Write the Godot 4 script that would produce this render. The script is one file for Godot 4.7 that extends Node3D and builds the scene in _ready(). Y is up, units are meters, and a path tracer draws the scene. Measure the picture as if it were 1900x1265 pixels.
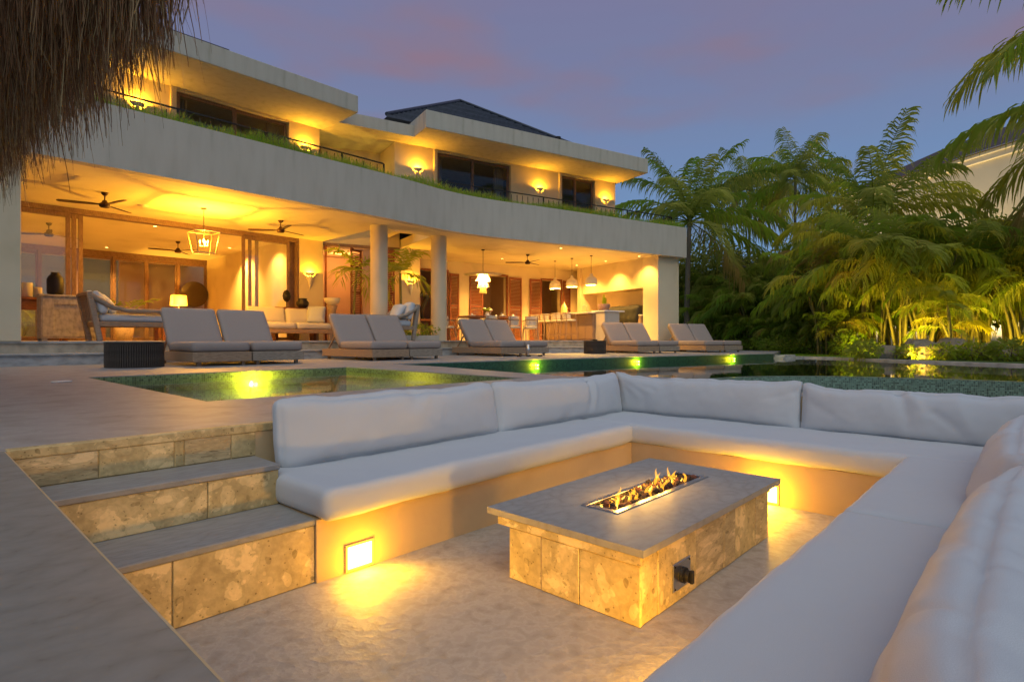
extends Node3D
# Villa terrace at dusk. X runs along the left wing (away to the right), -Z towards the house, y = 0 is the pool deck.
const TH := 0.27402                     # the right wing is turned by this much from the left wing
const P0 := Vector3(13.27, 0, -12.82)   # origin of the right wing: s along its front, t into the house
const PF := -0.667                      # floor of the sunken lounge
const TER := 0.43                       # terrace floor
const SOF := 3.75                       # porch ceiling
const PTOP := 4.93                      # top of the balcony parapet
const EAVE := 7.0                       # underside of the roof slabs
var rng := RandomNumberGenerator.new()
var M := {}
var taken := {}
var WB := Basis(Vector3.UP, -TH)
var WX := Transform3D(Basis(Vector3.UP, -TH), P0)
var sun: DirectionalLight3D

func W(s: float, y: float, t: float) -> Vector3:
	return WX * Vector3(s, y, -t)

func lin(r: float, g: float, b: float, a := 1.0) -> Color:
	var c := Color(r, g, b).linear_to_srgb()
	c.a = a
	return c

# ---------------------------------------------------------------- nodes
func numbered(called: String) -> String:
	if not taken.has(called):
		taken[called] = 0
		return called
	taken[called] += 1
	return "%s_%03d" % [called, taken[called]]

func tag(o: Node, label: String, category := "", group := "", kind := "") -> Node:
	if label: o.set_meta("label", label)
	if category: o.set_meta("category", category)
	if group: o.set_meta("group", group)
	if kind: o.set_meta("kind", kind)
	return o

func thing(called: String, label: String, category: String, at := Vector3.ZERO, turn := 0.0, group := "") -> Node3D:
	var o := Node3D.new()
	o.name = numbered(called)
	o.position = at
	o.rotation.y = turn
	add_child(o)
	tag(o, label, category, group)
	return o

func put(called: String, mesh: Mesh, m: Material, parent: Node, xf := Transform3D()) -> MeshInstance3D:
	var o := MeshInstance3D.new()
	o.name = numbered(called) if parent == self else called
	o.mesh = mesh
	o.material_override = m
	o.transform = xf
	parent.add_child(o, true)
	return o

func done(st: SurfaceTool) -> ArrayMesh:
	st.generate_normals()
	return st.commit()

func part(called: String, st: SurfaceTool, m: Material, parent: Node) -> MeshInstance3D:
	return put(called, done(st), m, parent)

func struct(called: String, st: SurfaceTool, m: Material, label := "") -> MeshInstance3D:
	var o := part(called, st, m, self)
	tag(o, label, "", "", "structure")
	return o

func dup(o: Node3D, at: Vector3, turn: float, label := "") -> Node3D:
	var c: Node3D = o.duplicate()
	var base: String = String(o.name)
	var i := base.rfind("_")
	if i > 0 and base.substr(i + 1).is_valid_int(): base = base.substr(0, i)
	c.name = numbered(base)
	add_child(c)
	c.position = at
	c.rotation.y = turn
	if label: c.set_meta("label", label)
	return c

# ---------------------------------------------------------------- shapes
func S(smooth := false) -> SurfaceTool:
	var st := SurfaceTool.new()
	st.begin(Mesh.PRIMITIVE_TRIANGLES)
	st.set_smooth_group(0 if smooth else -1)
	return st

func tri(st: SurfaceTool, a: Vector3, b: Vector3, c: Vector3, o: Vector3) -> void:
	st.add_vertex(a)
	if (a - c).cross(a - b).dot(o) < 0.0:
		st.add_vertex(c)
		st.add_vertex(b)
	else:
		st.add_vertex(b)
		st.add_vertex(c)

func quad(st: SurfaceTool, a: Vector3, b: Vector3, c: Vector3, d: Vector3, o: Vector3) -> void:
	tri(st, a, b, c, o)
	tri(st, a, c, d, o)

func bx(st: SurfaceTool, c: Vector3, s: Vector3, ch := 0.0, xf := Transform3D()) -> void:
	st.set_smooth_group(-1)
	var h := s * 0.5
	ch = minf(ch, minf(h.x, minf(h.y, h.z)) * 0.8)
	var v := {}
	for sx in [-1, 1]:
		for sy in [-1, 1]:
			for sz in [-1, 1]:
				var g := Vector3(sx, sy, sz)
				var q := g * h
				v[g] = [xf * (c + Vector3(q.x, q.y - sy * ch, q.z - sz * ch)), xf * (c + Vector3(q.x - sx * ch, q.y, q.z - sz * ch)), xf * (c + Vector3(q.x - sx * ch, q.y - sy * ch, q.z))]
	for a in 3:
		var b := (a + 1) % 3
		var d := (a + 2) % 3
		for sg in [-1, 1]:
			var n := Vector3.ZERO
			n[a] = sg
			var q := []
			for k in [[-1, -1], [1, -1], [1, 1], [-1, 1]]:
				var g := Vector3.ZERO
				g[a] = sg
				g[b] = k[0]
				g[d] = k[1]
				q.append(v[g][a])
			quad(st, q[0], q[1], q[2], q[3], xf.basis * n)
			if ch > 0.0:
				for s2 in [-1, 1]:   # edge parallel to axis d between faces a and b
					var g1 := Vector3.ZERO
					g1[a] = sg
					g1[b] = s2
					g1[d] = -1
					var g2 := g1
					g2[d] = 1
					var o := Vector3.ZERO
					o[a] = sg
					o[b] = s2
					quad(st, v[g1][a], v[g2][a], v[g2][b], v[g1][b], xf.basis * o)
	if ch > 0.0:
		for g in v:
			tri(st, v[g][0], v[g][1], v[g][2], xf.basis * g)

func box_mesh(s: Vector3, ch := 0.0, c := Vector3.ZERO) -> ArrayMesh:
	var st := S()
	bx(st, c, s, ch)
	return done(st)

# box between two corners
func bb(st: SurfaceTool, a: Vector3, b: Vector3, ch := 0.0, xf := Transform3D()) -> void:
	bx(st, (a + b) * 0.5, (b - a).abs(), ch, xf)

# bar of square or flat section from a to b
func bar(st: SurfaceTool, a: Vector3, b: Vector3, w: float, h: float, ch := 0.0) -> void:
	var z := (b - a).normalized()
	var up := Vector3.UP if absf(z.y) < 0.95 else Vector3.RIGHT
	var x := up.cross(z).normalized()
	bx(st, Vector3.ZERO, Vector3(w, h, a.distance_to(b)), ch, Transform3D(Basis(x, z.cross(x), z), (a + b) * 0.5))

func tube(st: SurfaceTool, pts: Array, radii: Array, seg := 6, caps := true) -> void:
	st.set_smooth_group(0)
	var rings := []
	var x := Vector3.ZERO
	for i in pts.size():
		var d: Vector3 = (pts[mini(i + 1, pts.size() - 1)] - pts[maxi(i - 1, 0)]).normalized()
		if x == Vector3.ZERO:
			x = (Vector3.UP if absf(d.y) < 0.9 else Vector3.RIGHT).cross(d).normalized()
		x = (x - d * x.dot(d)).normalized()
		var y := d.cross(x)
		var ring := []
		var rad: float = radii[mini(i, radii.size() - 1)]
		for k in seg:
			var a := TAU * k / seg
			ring.append(pts[i] + (x * cos(a) + y * sin(a)) * rad)
		rings.append(ring)
	for i in pts.size() - 1:
		for k in seg:
			var k2 := (k + 1) % seg
			var o: Vector3 = rings[i][k] + rings[i + 1][k2] - pts[i] - pts[i + 1]
			quad(st, rings[i][k], rings[i][k2], rings[i + 1][k2], rings[i + 1][k], o)
	if caps:
		st.set_smooth_group(-1)
		for e in [0, pts.size() - 1]:
			var o: Vector3 = pts[e] - pts[1 if e == 0 else e - 1]
			for k in range(1, seg - 1):
				tri(st, rings[e][0], rings[e][k], rings[e][k + 1], o)

func lathe(st: SurfaceTool, prof: Array, seg := 16, c := Vector3.ZERO, smooth := true) -> void:
	st.set_smooth_group(0 if smooth else -1)
	for i in prof.size() - 1:
		var p: Vector2 = prof[i]
		var q: Vector2 = prof[i + 1]
		for k in seg:
			var a := TAU * k / seg
			var b := TAU * (k + 1) / seg
			var da := Vector3(cos(a), 0, sin(a))
			var db := Vector3(cos(b), 0, sin(b))
			var n2 := Vector2(q.y - p.y, p.x - q.x)
			var m := (da + db).normalized()
			var o := m * n2.x + Vector3.UP * n2.y
			var v1 := c + da * p.x + Vector3.UP * p.y
			var v2 := c + db * p.x + Vector3.UP * p.y
			var v3 := c + db * q.x + Vector3.UP * q.y
			var v4 := c + da * q.x + Vector3.UP * q.y
			if p.x > 1e-5: tri(st, v1, v2, v3, o)
			if q.x > 1e-5: tri(st, v1, v3, v4, o)

func lathe_mesh(prof: Array, seg := 16) -> ArrayMesh:
	var st := S(true)
	lathe(st, prof, seg)
	return done(st)

# upright prism over a plan outline of (x, z)
func prism(st: SurfaceTool, pts: Array, y0: float, y1: float, top := true, bottom := true, xf := Transform3D()) -> void:
	st.set_smooth_group(-1)
	var pv := PackedVector2Array(pts)
	var area := 0.0
	for i in pv.size():
		area += pv[i].cross(pv[(i + 1) % pv.size()])
	var idx := Geometry2D.triangulate_polygon(pv)
	for k in range(0, idx.size(), 3):
		var a := pv[idx[k]]
		var b := pv[idx[k + 1]]
		var c := pv[idx[k + 2]]
		if top: tri(st, xf * Vector3(a.x, y1, a.y), xf * Vector3(b.x, y1, b.y), xf * Vector3(c.x, y1, c.y), Vector3.UP)
		if bottom: tri(st, xf * Vector3(a.x, y0, a.y), xf * Vector3(b.x, y0, b.y), xf * Vector3(c.x, y0, c.y), Vector3.DOWN)
	for i in pv.size():
		var a := pv[i]
		var b := pv[(i + 1) % pv.size()]
		var n := Vector2(b.y - a.y, a.x - b.x) * (1.0 if area > 0.0 else -1.0)
		quad(st, xf * Vector3(a.x, y0, a.y), xf * Vector3(b.x, y0, b.y), xf * Vector3(b.x, y1, b.y), xf * Vector3(a.x, y1, a.y), xf.basis * Vector3(n.x, 0, n.y))

# ribbon wall that follows a plan line
func wall_along(st: SurfaceTool, pts: Array, thick: float, y0: float, y1: float) -> void:
	var back := offset(pts, thick)
	var all := pts.duplicate()
	for i in range(back.size() - 1, -1, -1):
		all.append(back[i])
	prism(st, all, y0, y1)

func offset(pts: Array, d: float) -> Array:
	var out := []
	for i in pts.size():
		var t: Vector2 = (pts[mini(i + 1, pts.size() - 1)] - pts[maxi(i - 1, 0)]).normalized()
		out.append(pts[i] + Vector2(t.y, -t.x) * d)
	return out

func smooth_line(pts: Array, step := 0.3) -> Array:
	var out := []
	for i in pts.size() - 1:
		var a: Vector2 = pts[maxi(i - 1, 0)]
		var b: Vector2 = pts[i]
		var c: Vector2 = pts[i + 1]
		var d: Vector2 = pts[mini(i + 2, pts.size() - 1)]
		var n := maxi(1, int(b.distance_to(c) / step))
		n = mini(n, 8)
		for k in n:
			out.append(b.cubic_interpolate(c, a, d, float(k) / n))
	out.append(pts[-1])
	return out

# a stuffed cushion: a rounded box that bulges, sags and creases
func soft(size: Vector3, r: float, cell: float, puff: float, wr: float, sd: int, ears := 0.0, fold := 0.0, creases := [], slump := 0.0) -> ArrayMesh:
	var n1 := FastNoiseLite.new()
	n1.seed = sd
	n1.frequency = 2.2
	var n2 := FastNoiseLite.new()
	n2.seed = sd + 7
	n2.frequency = 7.0
	n2.noise_type = FastNoiseLite.TYPE_SIMPLEX
	var n3 := FastNoiseLite.new()
	n3.seed = sd + 13
	n3.frequency = 1.6
	n3.fractal_type = FastNoiseLite.FRACTAL_RIDGED
	n3.fractal_octaves = 3
	var h := size * 0.5
	var st := S(true)
	for a in 3:
		var b := (a + 1) % 3
		var d := (a + 2) % 3
		var nb := clampi(int(size[b] / cell), 4, 110)
		var nd := clampi(int(size[d] / cell), 4, 110)
		for sg in [-1, 1]:
			var grid := []
			for i in nb + 1:
				var row := []
				for j in nd + 1:
					var p := Vector3.ZERO
					p[a] = h[a] * sg
					p[b] = lerpf(-h[b], h[b], float(i) / nb)
					p[d] = lerpf(-h[d], h[d], float(j) / nd)
					var q := Vector3(clampf(p.x, -h.x + r, h.x - r), clampf(p.y, -h.y + r, h.y - r), clampf(p.z, -h.z + r, h.z - r))
					var dir := (p - q).normalized()
					var u := p / h
					var mid := (1.0 - u.x ** 4) * (1.0 - u.y * u.y) + (1.0 - u.x ** 4) * (1.0 - u.z * u.z) * 0.5 + (1.0 - u.y * u.y) * (1.0 - u.z * u.z) * 0.3
					var w := n1.get_noise_3dv(p) * wr + n2.get_noise_3d(p.x, p.y * 1.5, p.z * 1.5) * wr * 0.12
					if fold > 0.0:
						w += (n3.get_noise_3d(p.x * 1.3 + p.y * 0.8, p.y * 0.6, p.z * 1.2)) * fold
					for c in creases:
						if absf(dir.z) < 0.35: break
						var ca := Vector2(c[0] * h.x, c[1] * h.y)
						var cb := Vector2(c[2] * h.x, c[3] * h.y)
						var pp := Vector2(p.x, p.y)
						var tt := clampf((pp - ca).dot(cb - ca) / (cb - ca).length_squared(), 0.0, 1.0)
						var dd := pp.distance_to(ca.lerp(cb, tt) + Vector2(sin(tt * 4.0), 0) * 0.012)
						w += c[4] * exp(-dd * dd / (c[5] * c[5])) * (1.0 - 0.75 * tt)
					var e := ears * clampf(absf(u.x) - 0.8, 0, 1) * 5.0 * clampf(absf(u.y) - 0.6, 0, 1) * 2.5
					var v := q + dir * (r + puff * mid + w)
					v += Vector3(signf(u.x), signf(u.y), 0) * e
					if slump > 0.0:
						var up := 0.5 + 0.5 * u.y
						v.y -= slump * up * ((1.0 - u.x * u.x) * 0.7 + n1.get_noise_2d(p.x * 0.9 + 7.0, 3.0) * 0.9)
						v.z *= 1.0 - 0.45 * pow(absf(u.x), 6.0) - 0.25 * pow(maxf(0.0, u.y), 6.0)
						if absf(dir.z) > 0.3:
							var ey := exp(-(1.0 - absf(u.y)) * h.y / 0.045)
							var ex := exp(-(1.0 - absf(u.x)) * h.x / 0.06)
							var rp := sin(p.x * 62.0 + 9.0 * n1.get_noise_3dv(p * 2.0)) * ey * maxf(0.0, n2.get_noise_2d(p.x * 0.8, 9.0) + 0.3) + sin(p.y * 70.0 + 8.0 * n1.get_noise_3dv(p * 2.0)) * ex * 0.7
							v += dir * rp * 0.005 * (1.0 - ex) * (1.0 - 0.6 * ey)
					row.append(v)
				grid.append(row)
			var o := Vector3.ZERO
			o[a] = sg
			for i in nb:
				for j in nd:
					quad(st, grid[i][j], grid[i + 1][j], grid[i + 1][j + 1], grid[i][j + 1], o)
	return done(st)

func rock_mesh(r: float, sd: int, flat := 0.7) -> ArrayMesh:
	var n := FastNoiseLite.new()
	n.seed = sd
	n.frequency = 0.9 / r
	var st := S(false)
	var nu := 9
	var nv := 6
	var g := []
	for j in nv + 1:
		var row := []
		for i in nu + 1:
			var a := TAU * (i % nu) / nu
			var b := PI * j / nv
			var d := Vector3(sin(b) * cos(a), cos(b) * flat, sin(b) * sin(a))
			row.append(d * r * (1.0 + 0.45 * n.get_noise_3dv(d * r)))
		g.append(row)
	for j in nv:
		for i in nu:
			var c: Vector3 = (g[j][i] + g[j + 1][i + 1])
			if j > 0: tri(st, g[j][i], g[j][i + 1], g[j + 1][i + 1], c)
			if j < nv - 1: tri(st, g[j][i], g[j + 1][i + 1], g[j + 1][i], c)
	return done(st)

# ---------------------------------------------------------------- lights
func omni(called: String, at: Vector3, e: float, c: Color, size := 0.04, parent: Node = self) -> void:
	var l := OmniLight3D.new()
	l.name = called
	l.light_color = c
	l.light_energy = e
	l.light_size = size
	l.omni_range = 30.0
	l.omni_attenuation = 2.0
	l.shadow_enabled = true
	l.position = at
	parent.add_child(l, true)

func spot(called: String, at: Vector3, to: Vector3, e: float, c: Color, angle := 40.0, size := 0.04, soft_edge := 0.6, parent: Node = self) -> void:
	var l := SpotLight3D.new()
	l.name = called
	l.light_color = c
	l.light_energy = e
	l.light_size = size
	l.spot_range = 30.0
	l.spot_attenuation = 2.0
	l.spot_angle = angle
	l.spot_angle_attenuation = soft_edge
	l.shadow_enabled = true
	var z := (at - to).normalized()
	var x := (Vector3.UP if absf(z.y) < 0.95 else Vector3.RIGHT).cross(z).normalized()
	l.transform = Transform3D(Basis(x, z.cross(x), z), at)
	parent.add_child(l, true)

# ---------------------------------------------------------------- materials
func noise(freq: float, oct := 4, kind := FastNoiseLite.TYPE_SIMPLEX_SMOOTH, sd := 1, frac := FastNoiseLite.FRACTAL_FBM) -> FastNoiseLite:
	var n := FastNoiseLite.new()
	n.noise_type = kind
	n.frequency = freq
	n.fractal_type = frac
	n.fractal_octaves = oct
	n.seed = sd
	return n

func ntex(n: FastNoiseLite, stops: Array, size := 512, normal := 0.0) -> NoiseTexture2D:
	var t := NoiseTexture2D.new()
	t.width = size
	t.height = size
	t.seamless = true
	t.seamless_blend_skirt = 0.25
	t.noise = n
	if normal > 0.0:
		t.as_normal_map = true
		t.bump_strength = normal
	elif stops.size():
		var g := Gradient.new()
		g.offsets = PackedFloat32Array(stops.map(func(s): return s[0]))
		g.colors = PackedColorArray(stops.map(func(s): return s[1]))
		t.color_ramp = g
	return t

func grey(v: float) -> Color:
	return Color(v, v, v)

func mat(c: Color, rough := 0.8, tex: Texture2D = null, scale := Vector3.ONE, bump: Texture2D = null, bump_cm := 0.0, world := false) -> StandardMaterial3D:
	var m := StandardMaterial3D.new()
	m.albedo_color = c
	m.roughness = rough
	m.metallic_specular = 0.4
	if tex: m.albedo_texture = tex
	if bump:
		m.heightmap_enabled = true
		m.heightmap_texture = bump
		m.heightmap_scale = bump_cm
	if tex or bump:
		m.uv1_triplanar = true
		m.uv1_world_triplanar = world
		m.uv1_scale = scale
		m.uv1_triplanar_sharpness = 4.0
	return m

func glow(c: Color, e: float) -> StandardMaterial3D:
	var m := mat(lin(0.8, 0.7, 0.5), 0.5)
	m.emission_enabled = true
	m.emission = c
	m.emission_energy_multiplier = e
	return m

func pane(a := 0.06, tint := Color(0.8, 0.85, 0.85)) -> StandardMaterial3D:
	var m := StandardMaterial3D.new()
	m.albedo_color = Color(tint, a)
	m.roughness = 0.02
	m.transparency = BaseMaterial3D.TRANSPARENCY_ALPHA
	return m

# coral limestone: a warm ground with paler shell pieces and darker pits
func coral_image(sd: int, size := 768) -> ImageTexture:
	var r := RandomNumberGenerator.new()
	r.seed = sd
	var n1 := noise(0.006, 5, FastNoiseLite.TYPE_SIMPLEX_SMOOTH, sd)
	var n2 := noise(0.03, 3, FastNoiseLite.TYPE_SIMPLEX_SMOOTH, sd + 3)
	var val := PackedFloat32Array()
	val.resize(size * size)
	for y in size:
		for x in size:
			val[y * size + x] = 0.80 + 0.10 * n1.get_noise_2d(x, y) + 0.07 * n2.get_noise_2d(x, y)
	for k in 230:
		var cx := r.randi_range(0, size - 1)
		var cy := r.randi_range(0, size - 1)
		var big := r.randf() < 0.2
		var a := r.randf_range(26, 85) if big else r.randf_range(4, 17)
		var b := a * r.randf_range(0.3, 0.8)
		var ang := r.randf_range(0, TAU)
		var dark := r.randf() < 0.35 and not big
		var amt := r.randf_range(0.05, 0.14) * (-1.2 if dark else 1.0)
		var ca := cos(ang)
		var sa := sin(ang)
		var h := int(a) + 2
		for dy in range(-h, h + 1):
			for dx in range(-h, h + 1):
				var u := (dx * ca + dy * sa) / a
				var v := (-dx * sa + dy * ca) / b
				var q := u * u + v * v + 0.7 * n2.get_noise_2d(cx + dx, cy + dy)
				if q < 1.0:
					var at := posmod(cy + dy, size) * size + posmod(cx + dx, size)
					val[at] += amt * clampf((1.0 - q) * 5.0, 0, 1)
	for k in 500:
		var cx := r.randi_range(0, size - 1)
		var cy := r.randi_range(0, size - 1)
		var rad := r.randi_range(1, 3)
		for dy in range(-rad, rad + 1):
			for dx in range(-rad, rad + 1):
				if dx * dx + dy * dy <= rad * rad:
					val[posmod(cy + dy, size) * size + posmod(cx + dx, size)] -= 0.2
	var data := PackedByteArray()
	data.resize(size * size * 3)
	for i in size * size:
		var v := clampf(val[i], 0.15, 1.0)
		data[i * 3] = int(255 * v)
		data[i * 3 + 1] = int(255 * clampf(v * 0.97 - 0.03 * (1.0 - v), 0, 1))
		data[i * 3 + 2] = int(255 * clampf(v * 0.92 - 0.12 * (1.0 - v), 0, 1))
	return ImageTexture.create_from_image(Image.create_from_data(size, size, false, Image.FORMAT_RGB8, data))

# glass mosaic, 32 tiles a side
func mosaic_image(sd: int) -> ImageTexture:
	var r := RandomNumberGenerator.new()
	r.seed = sd
	var size := 512
	var im := Image.create(size, size, false, Image.FORMAT_RGB8)
	im.fill(Color(0.58, 0.66, 0.54))
	for y in 32:
		for x in 32:
			var v := r.randf_range(0.55, 1.0)
			if r.randf() < 0.08: v *= 0.6
			im.fill_rect(Rect2i(x * 16 + 1, y * 16 + 1, 14, 14), Color(0.46 * v + 0.06, 0.60 * v + 0.05, 0.52 * v + 0.05))
	return ImageTexture.create_from_image(im)

func materials() -> void:
	var mottled := ntex(noise(0.012, 5, FastNoiseLite.TYPE_SIMPLEX_SMOOTH, 3), [[0.0, grey(0.72)], [0.5, grey(0.9)], [1.0, grey(1.0)]])
	var grain := ntex(noise(0.06, 4, FastNoiseLite.TYPE_SIMPLEX, 5), [])
	var streak := ntex(noise(0.009, 5, FastNoiseLite.TYPE_SIMPLEX_SMOOTH, 11, FastNoiseLite.FRACTAL_RIDGED), [[0.0, Color(0.97, 0.96, 0.95)], [0.5, Color(0.92, 0.91, 0.90)], [0.85, Color(0.87, 0.855, 0.84)], [1.0, Color(0.80, 0.77, 0.74)]], 1024)
	var streak_h := ntex(noise(0.012, 5, FastNoiseLite.TYPE_SIMPLEX_SMOOTH, 12, FastNoiseLite.FRACTAL_RIDGED), [], 512)
	var swirl_n := noise(0.009, 5, FastNoiseLite.TYPE_SIMPLEX_SMOOTH, 21)
	swirl_n.domain_warp_enabled = true
	swirl_n.domain_warp_amplitude = 60.0
	swirl_n.domain_warp_frequency = 0.01
	var swirl := ntex(swirl_n, [[0.0, Color(0.82, 0.785, 0.745)], [0.3, Color(0.89, 0.875, 0.85)], [0.45, Color(0.91, 0.895, 0.875)], [0.55, Color(0.955, 0.945, 0.93)], [0.75, Color(0.91, 0.89, 0.87)], [1.0, Color(0.99, 0.98, 0.965)]], 1024)
	var coral := coral_image(31)
	var coral_b := coral_image(77)
	var mosaic := mosaic_image(5)
	var weave := ntex(noise(0.35, 2, FastNoiseLite.TYPE_SIMPLEX, 9), [], 512)
	var weave_c := ntex(noise(0.25, 3, FastNoiseLite.TYPE_SIMPLEX, 19), [[0.0, grey(0.86)], [1.0, grey(1.0)]], 512)
	var wood_n := noise(0.02, 4, FastNoiseLite.TYPE_SIMPLEX_SMOOTH, 41)
	var wood := ntex(wood_n, [[0.0, Color(0.74, 0.71, 0.68)], [0.4, Color(0.88, 0.865, 0.85)], [0.6, Color(0.95, 0.94, 0.93)], [1.0, Color(1, 1, 1)]], 512)
	var rough_n := ntex(noise(0.03, 5, FastNoiseLite.TYPE_SIMPLEX, 51), [], 512)
	var stain := ntex(noise(0.005, 5, FastNoiseLite.TYPE_SIMPLEX_SMOOTH, 61), [[0.0, Color(0.93, 0.925, 0.905)], [0.3, Color(0.975, 0.97, 0.965)], [1.0, Color(1, 1, 1)]], 512)
	var drip := ntex(noise(0.012, 4, FastNoiseLite.TYPE_SIMPLEX_SMOOTH, 67), [[0.0, Color(0.89, 0.885, 0.865)], [0.28, Color(0.95, 0.945, 0.935)], [0.5, Color(0.975, 0.97, 0.965)], [1.0, Color(1, 1, 1)]], 512)
	M.deck = mat(lin(0.335, 0.335, 0.34), 0.55, swirl, Vector3(0.3, 0.3, 0.3), streak_h, 0.2, true)
	M.ledge = mat(lin(0.25, 0.25, 0.23), 0.6, streak, Vector3(0.5, 0.5, 0.62), grain, 0.08, true)
	M.tread = mat(lin(0.34, 0.335, 0.32), 0.5, streak, Vector3(0.5, 0.7, 1.6), grain, 0.08, true)
	M.pit_floor = mat(lin(0.47, 0.43, 0.375), 0.68, swirl, Vector3(1.1, 1.1, 1.1), streak_h, 0.25, true)
	M.coral = mat(lin(0.80, 0.65, 0.35), 0.62, coral, Vector3(1.0, 1.0, 1.0), grain, 0.12, true)
	M.coral_b = mat(lin(0.82, 0.67, 0.37), 0.62, coral_b, Vector3(1.25, 1.25, 1.25), grain, 0.12, true)
	M.coral_c = mat(lin(0.74, 0.60, 0.36), 0.62, coral_b, Vector3(0.8, 2.2, 0.8), grain, 0.12, true)
	M.table_top = mat(lin(0.35, 0.345, 0.33), 0.55, streak, Vector3(0.6, 0.6, 0.9), grain, 0.04, true)
	M.pit_plaster = mat(lin(0.52, 0.38, 0.21), 0.75, stain, Vector3(0.5, 0.5, 0.5), rough_n, 0.12, true)
	M.step_stone = mat(lin(0.52, 0.5, 0.47), 0.6, mottled, Vector3(0.5, 1.2, 0.5), grain, 0.1, true)
	M.plaster = mat(lin(0.535, 0.485, 0.40), 0.85, drip, Vector3(0.55, 0.09, 0.55), rough_n, 0.1, true)
	M.column = mat(lin(0.66, 0.56, 0.38), 0.85, stain, Vector3(0.22, 0.22, 0.22), rough_n, 0.1, true)
	M.wall = mat(lin(0.72, 0.60, 0.38), 0.85, stain, Vector3(0.3, 0.3, 0.3), rough_n, 0.08, true)
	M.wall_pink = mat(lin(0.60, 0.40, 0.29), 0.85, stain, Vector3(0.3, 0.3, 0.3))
	M.ceiling = mat(lin(0.76, 0.67, 0.42), 0.85, stain, Vector3(0.2, 0.2, 0.2), null, 0.0, true)
	M.floor_in = mat(lin(0.58, 0.48, 0.34), 0.35, mottled, Vector3(0.5, 0.5, 0.5), null, 0.0, true)
	M.mosaic = mat(lin(0.85, 0.80, 0.80), 0.3, mosaic, Vector3(1.2, 1.2, 1.2), null, 0.0, true)
	M.mosaic_dark = mat(lin(0.12, 0.25, 0.16), 0.3, mosaic, Vector3(1.2, 1.2, 1.2), null, 0.0, true)
	M.mosaic_spa = mat(lin(0.7, 0.60, 0.42), 0.3, mosaic, Vector3(1.2, 1.2, 1.2), null, 0.0, true)
	M.white_cloth = mat(lin(0.565, 0.59, 0.615), 0.92, weave_c, Vector3(3, 3, 3), weave, 0.06)
	M.white_cloth.rim_enabled = true
	M.white_cloth.rim = 0.25
	M.grey_cloth = mat(lin(0.37, 0.30, 0.26), 0.92, weave_c, Vector3(2, 2, 2), weave, 0.08)
	M.cream_cloth = mat(lin(0.72, 0.66, 0.52), 0.9, weave_c, Vector3(2, 2, 2), weave, 0.06)
	M.teak = mat(lin(0.40, 0.27, 0.17), 0.65, wood, Vector3(0.7, 6, 3), grain, 0.06)
	M.teak_grey = mat(lin(0.36, 0.29, 0.22), 0.7, wood, Vector3(0.7, 6, 3), grain, 0.06)
	M.frame_wood = mat(lin(0.26, 0.16, 0.115), 0.55, wood, Vector3(5, 0.6, 5), grain, 0.03)
	M.shutter = mat(lin(0.30, 0.10, 0.05), 0.5, wood, Vector3(4, 0.6, 4))
	M.white_wood = mat(lin(0.62, 0.57, 0.46), 0.7, mottled, Vector3(1.5, 1.0, 1.5), grain, 0.05)
	M.dark_wood = mat(lin(0.05, 0.035, 0.025), 0.6, wood, Vector3(5, 0.7, 5))
	M.red_wood = mat(lin(0.30, 0.12, 0.05), 0.5, wood, Vector3(0.8, 4, 4))
	M.dark_slat = mat(lin(0.085, 0.065, 0.05), 0.6, wood, Vector3(6, 0.7, 6), grain, 0.05)
	M.iron = mat(lin(0.018, 0.016, 0.015), 0.5)
	M.fan = mat(lin(0.055, 0.022, 0.014), 0.45)
	M.steel = mat(lin(0.55, 0.53, 0.5), 0.28)
	M.steel.metallic = 1.0
	M.brass = mat(lin(0.6, 0.48, 0.28), 0.35)
	M.brass.metallic = 1.0
	M.black_pot = mat(lin(0.02, 0.015, 0.012), 0.5)
	M.clay = mat(lin(0.5, 0.36, 0.24), 0.8, mottled, Vector3(3, 3, 3))
	M.shell = mat(lin(0.72, 0.64, 0.48), 0.6)
	M.roof = mat(lin(0.045, 0.055, 0.075), 0.45, mottled, Vector3(0.8, 0.8, 0.8))
	M.roof_b = mat(lin(0.06, 0.07, 0.095), 0.4, mottled, Vector3(0.8, 0.8, 0.8))
	M.lava = mat(lin(0.07, 0.035, 0.025), 0.9)
	M.lava_b = mat(lin(0.035, 0.025, 0.022), 0.9)
	M.lava_c = mat(lin(0.13, 0.05, 0.03), 0.9)
	M.rock = mat(lin(0.34, 0.28, 0.2), 0.9, mottled, Vector3(1.5, 1.5, 1.5), rough_n, 1.5)
	M.soil = mat(lin(0.06, 0.045, 0.03), 0.95)
	M.lawn = mat(lin(0.07, 0.12, 0.012), 0.95, mottled, Vector3(0.6, 0.6, 0.6), rough_n, 1.5, true)
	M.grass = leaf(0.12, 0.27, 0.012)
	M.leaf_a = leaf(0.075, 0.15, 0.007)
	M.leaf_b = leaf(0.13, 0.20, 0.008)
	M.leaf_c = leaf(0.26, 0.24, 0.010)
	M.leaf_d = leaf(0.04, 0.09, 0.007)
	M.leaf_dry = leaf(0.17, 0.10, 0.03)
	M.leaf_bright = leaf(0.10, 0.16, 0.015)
	M.trunk = mat(lin(0.24, 0.19, 0.14), 0.9, mottled, Vector3(2, 6, 2), rough_n, 0.6)
	M.cane = mat(lin(0.22, 0.20, 0.06), 0.7, mottled, Vector3(4, 5, 4))
	M.thatch_a = mat(lin(0.33, 0.22, 0.11), 0.85)
	M.thatch_b = mat(lin(0.20, 0.105, 0.05), 0.85)
	M.thatch_c = mat(lin(0.52, 0.42, 0.22), 0.85)
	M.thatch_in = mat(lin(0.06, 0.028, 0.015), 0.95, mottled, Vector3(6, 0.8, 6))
	M.neighbour = mat(lin(0.78, 0.68, 0.5), 0.85, stain, Vector3(0.15, 0.15, 0.15))
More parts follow.
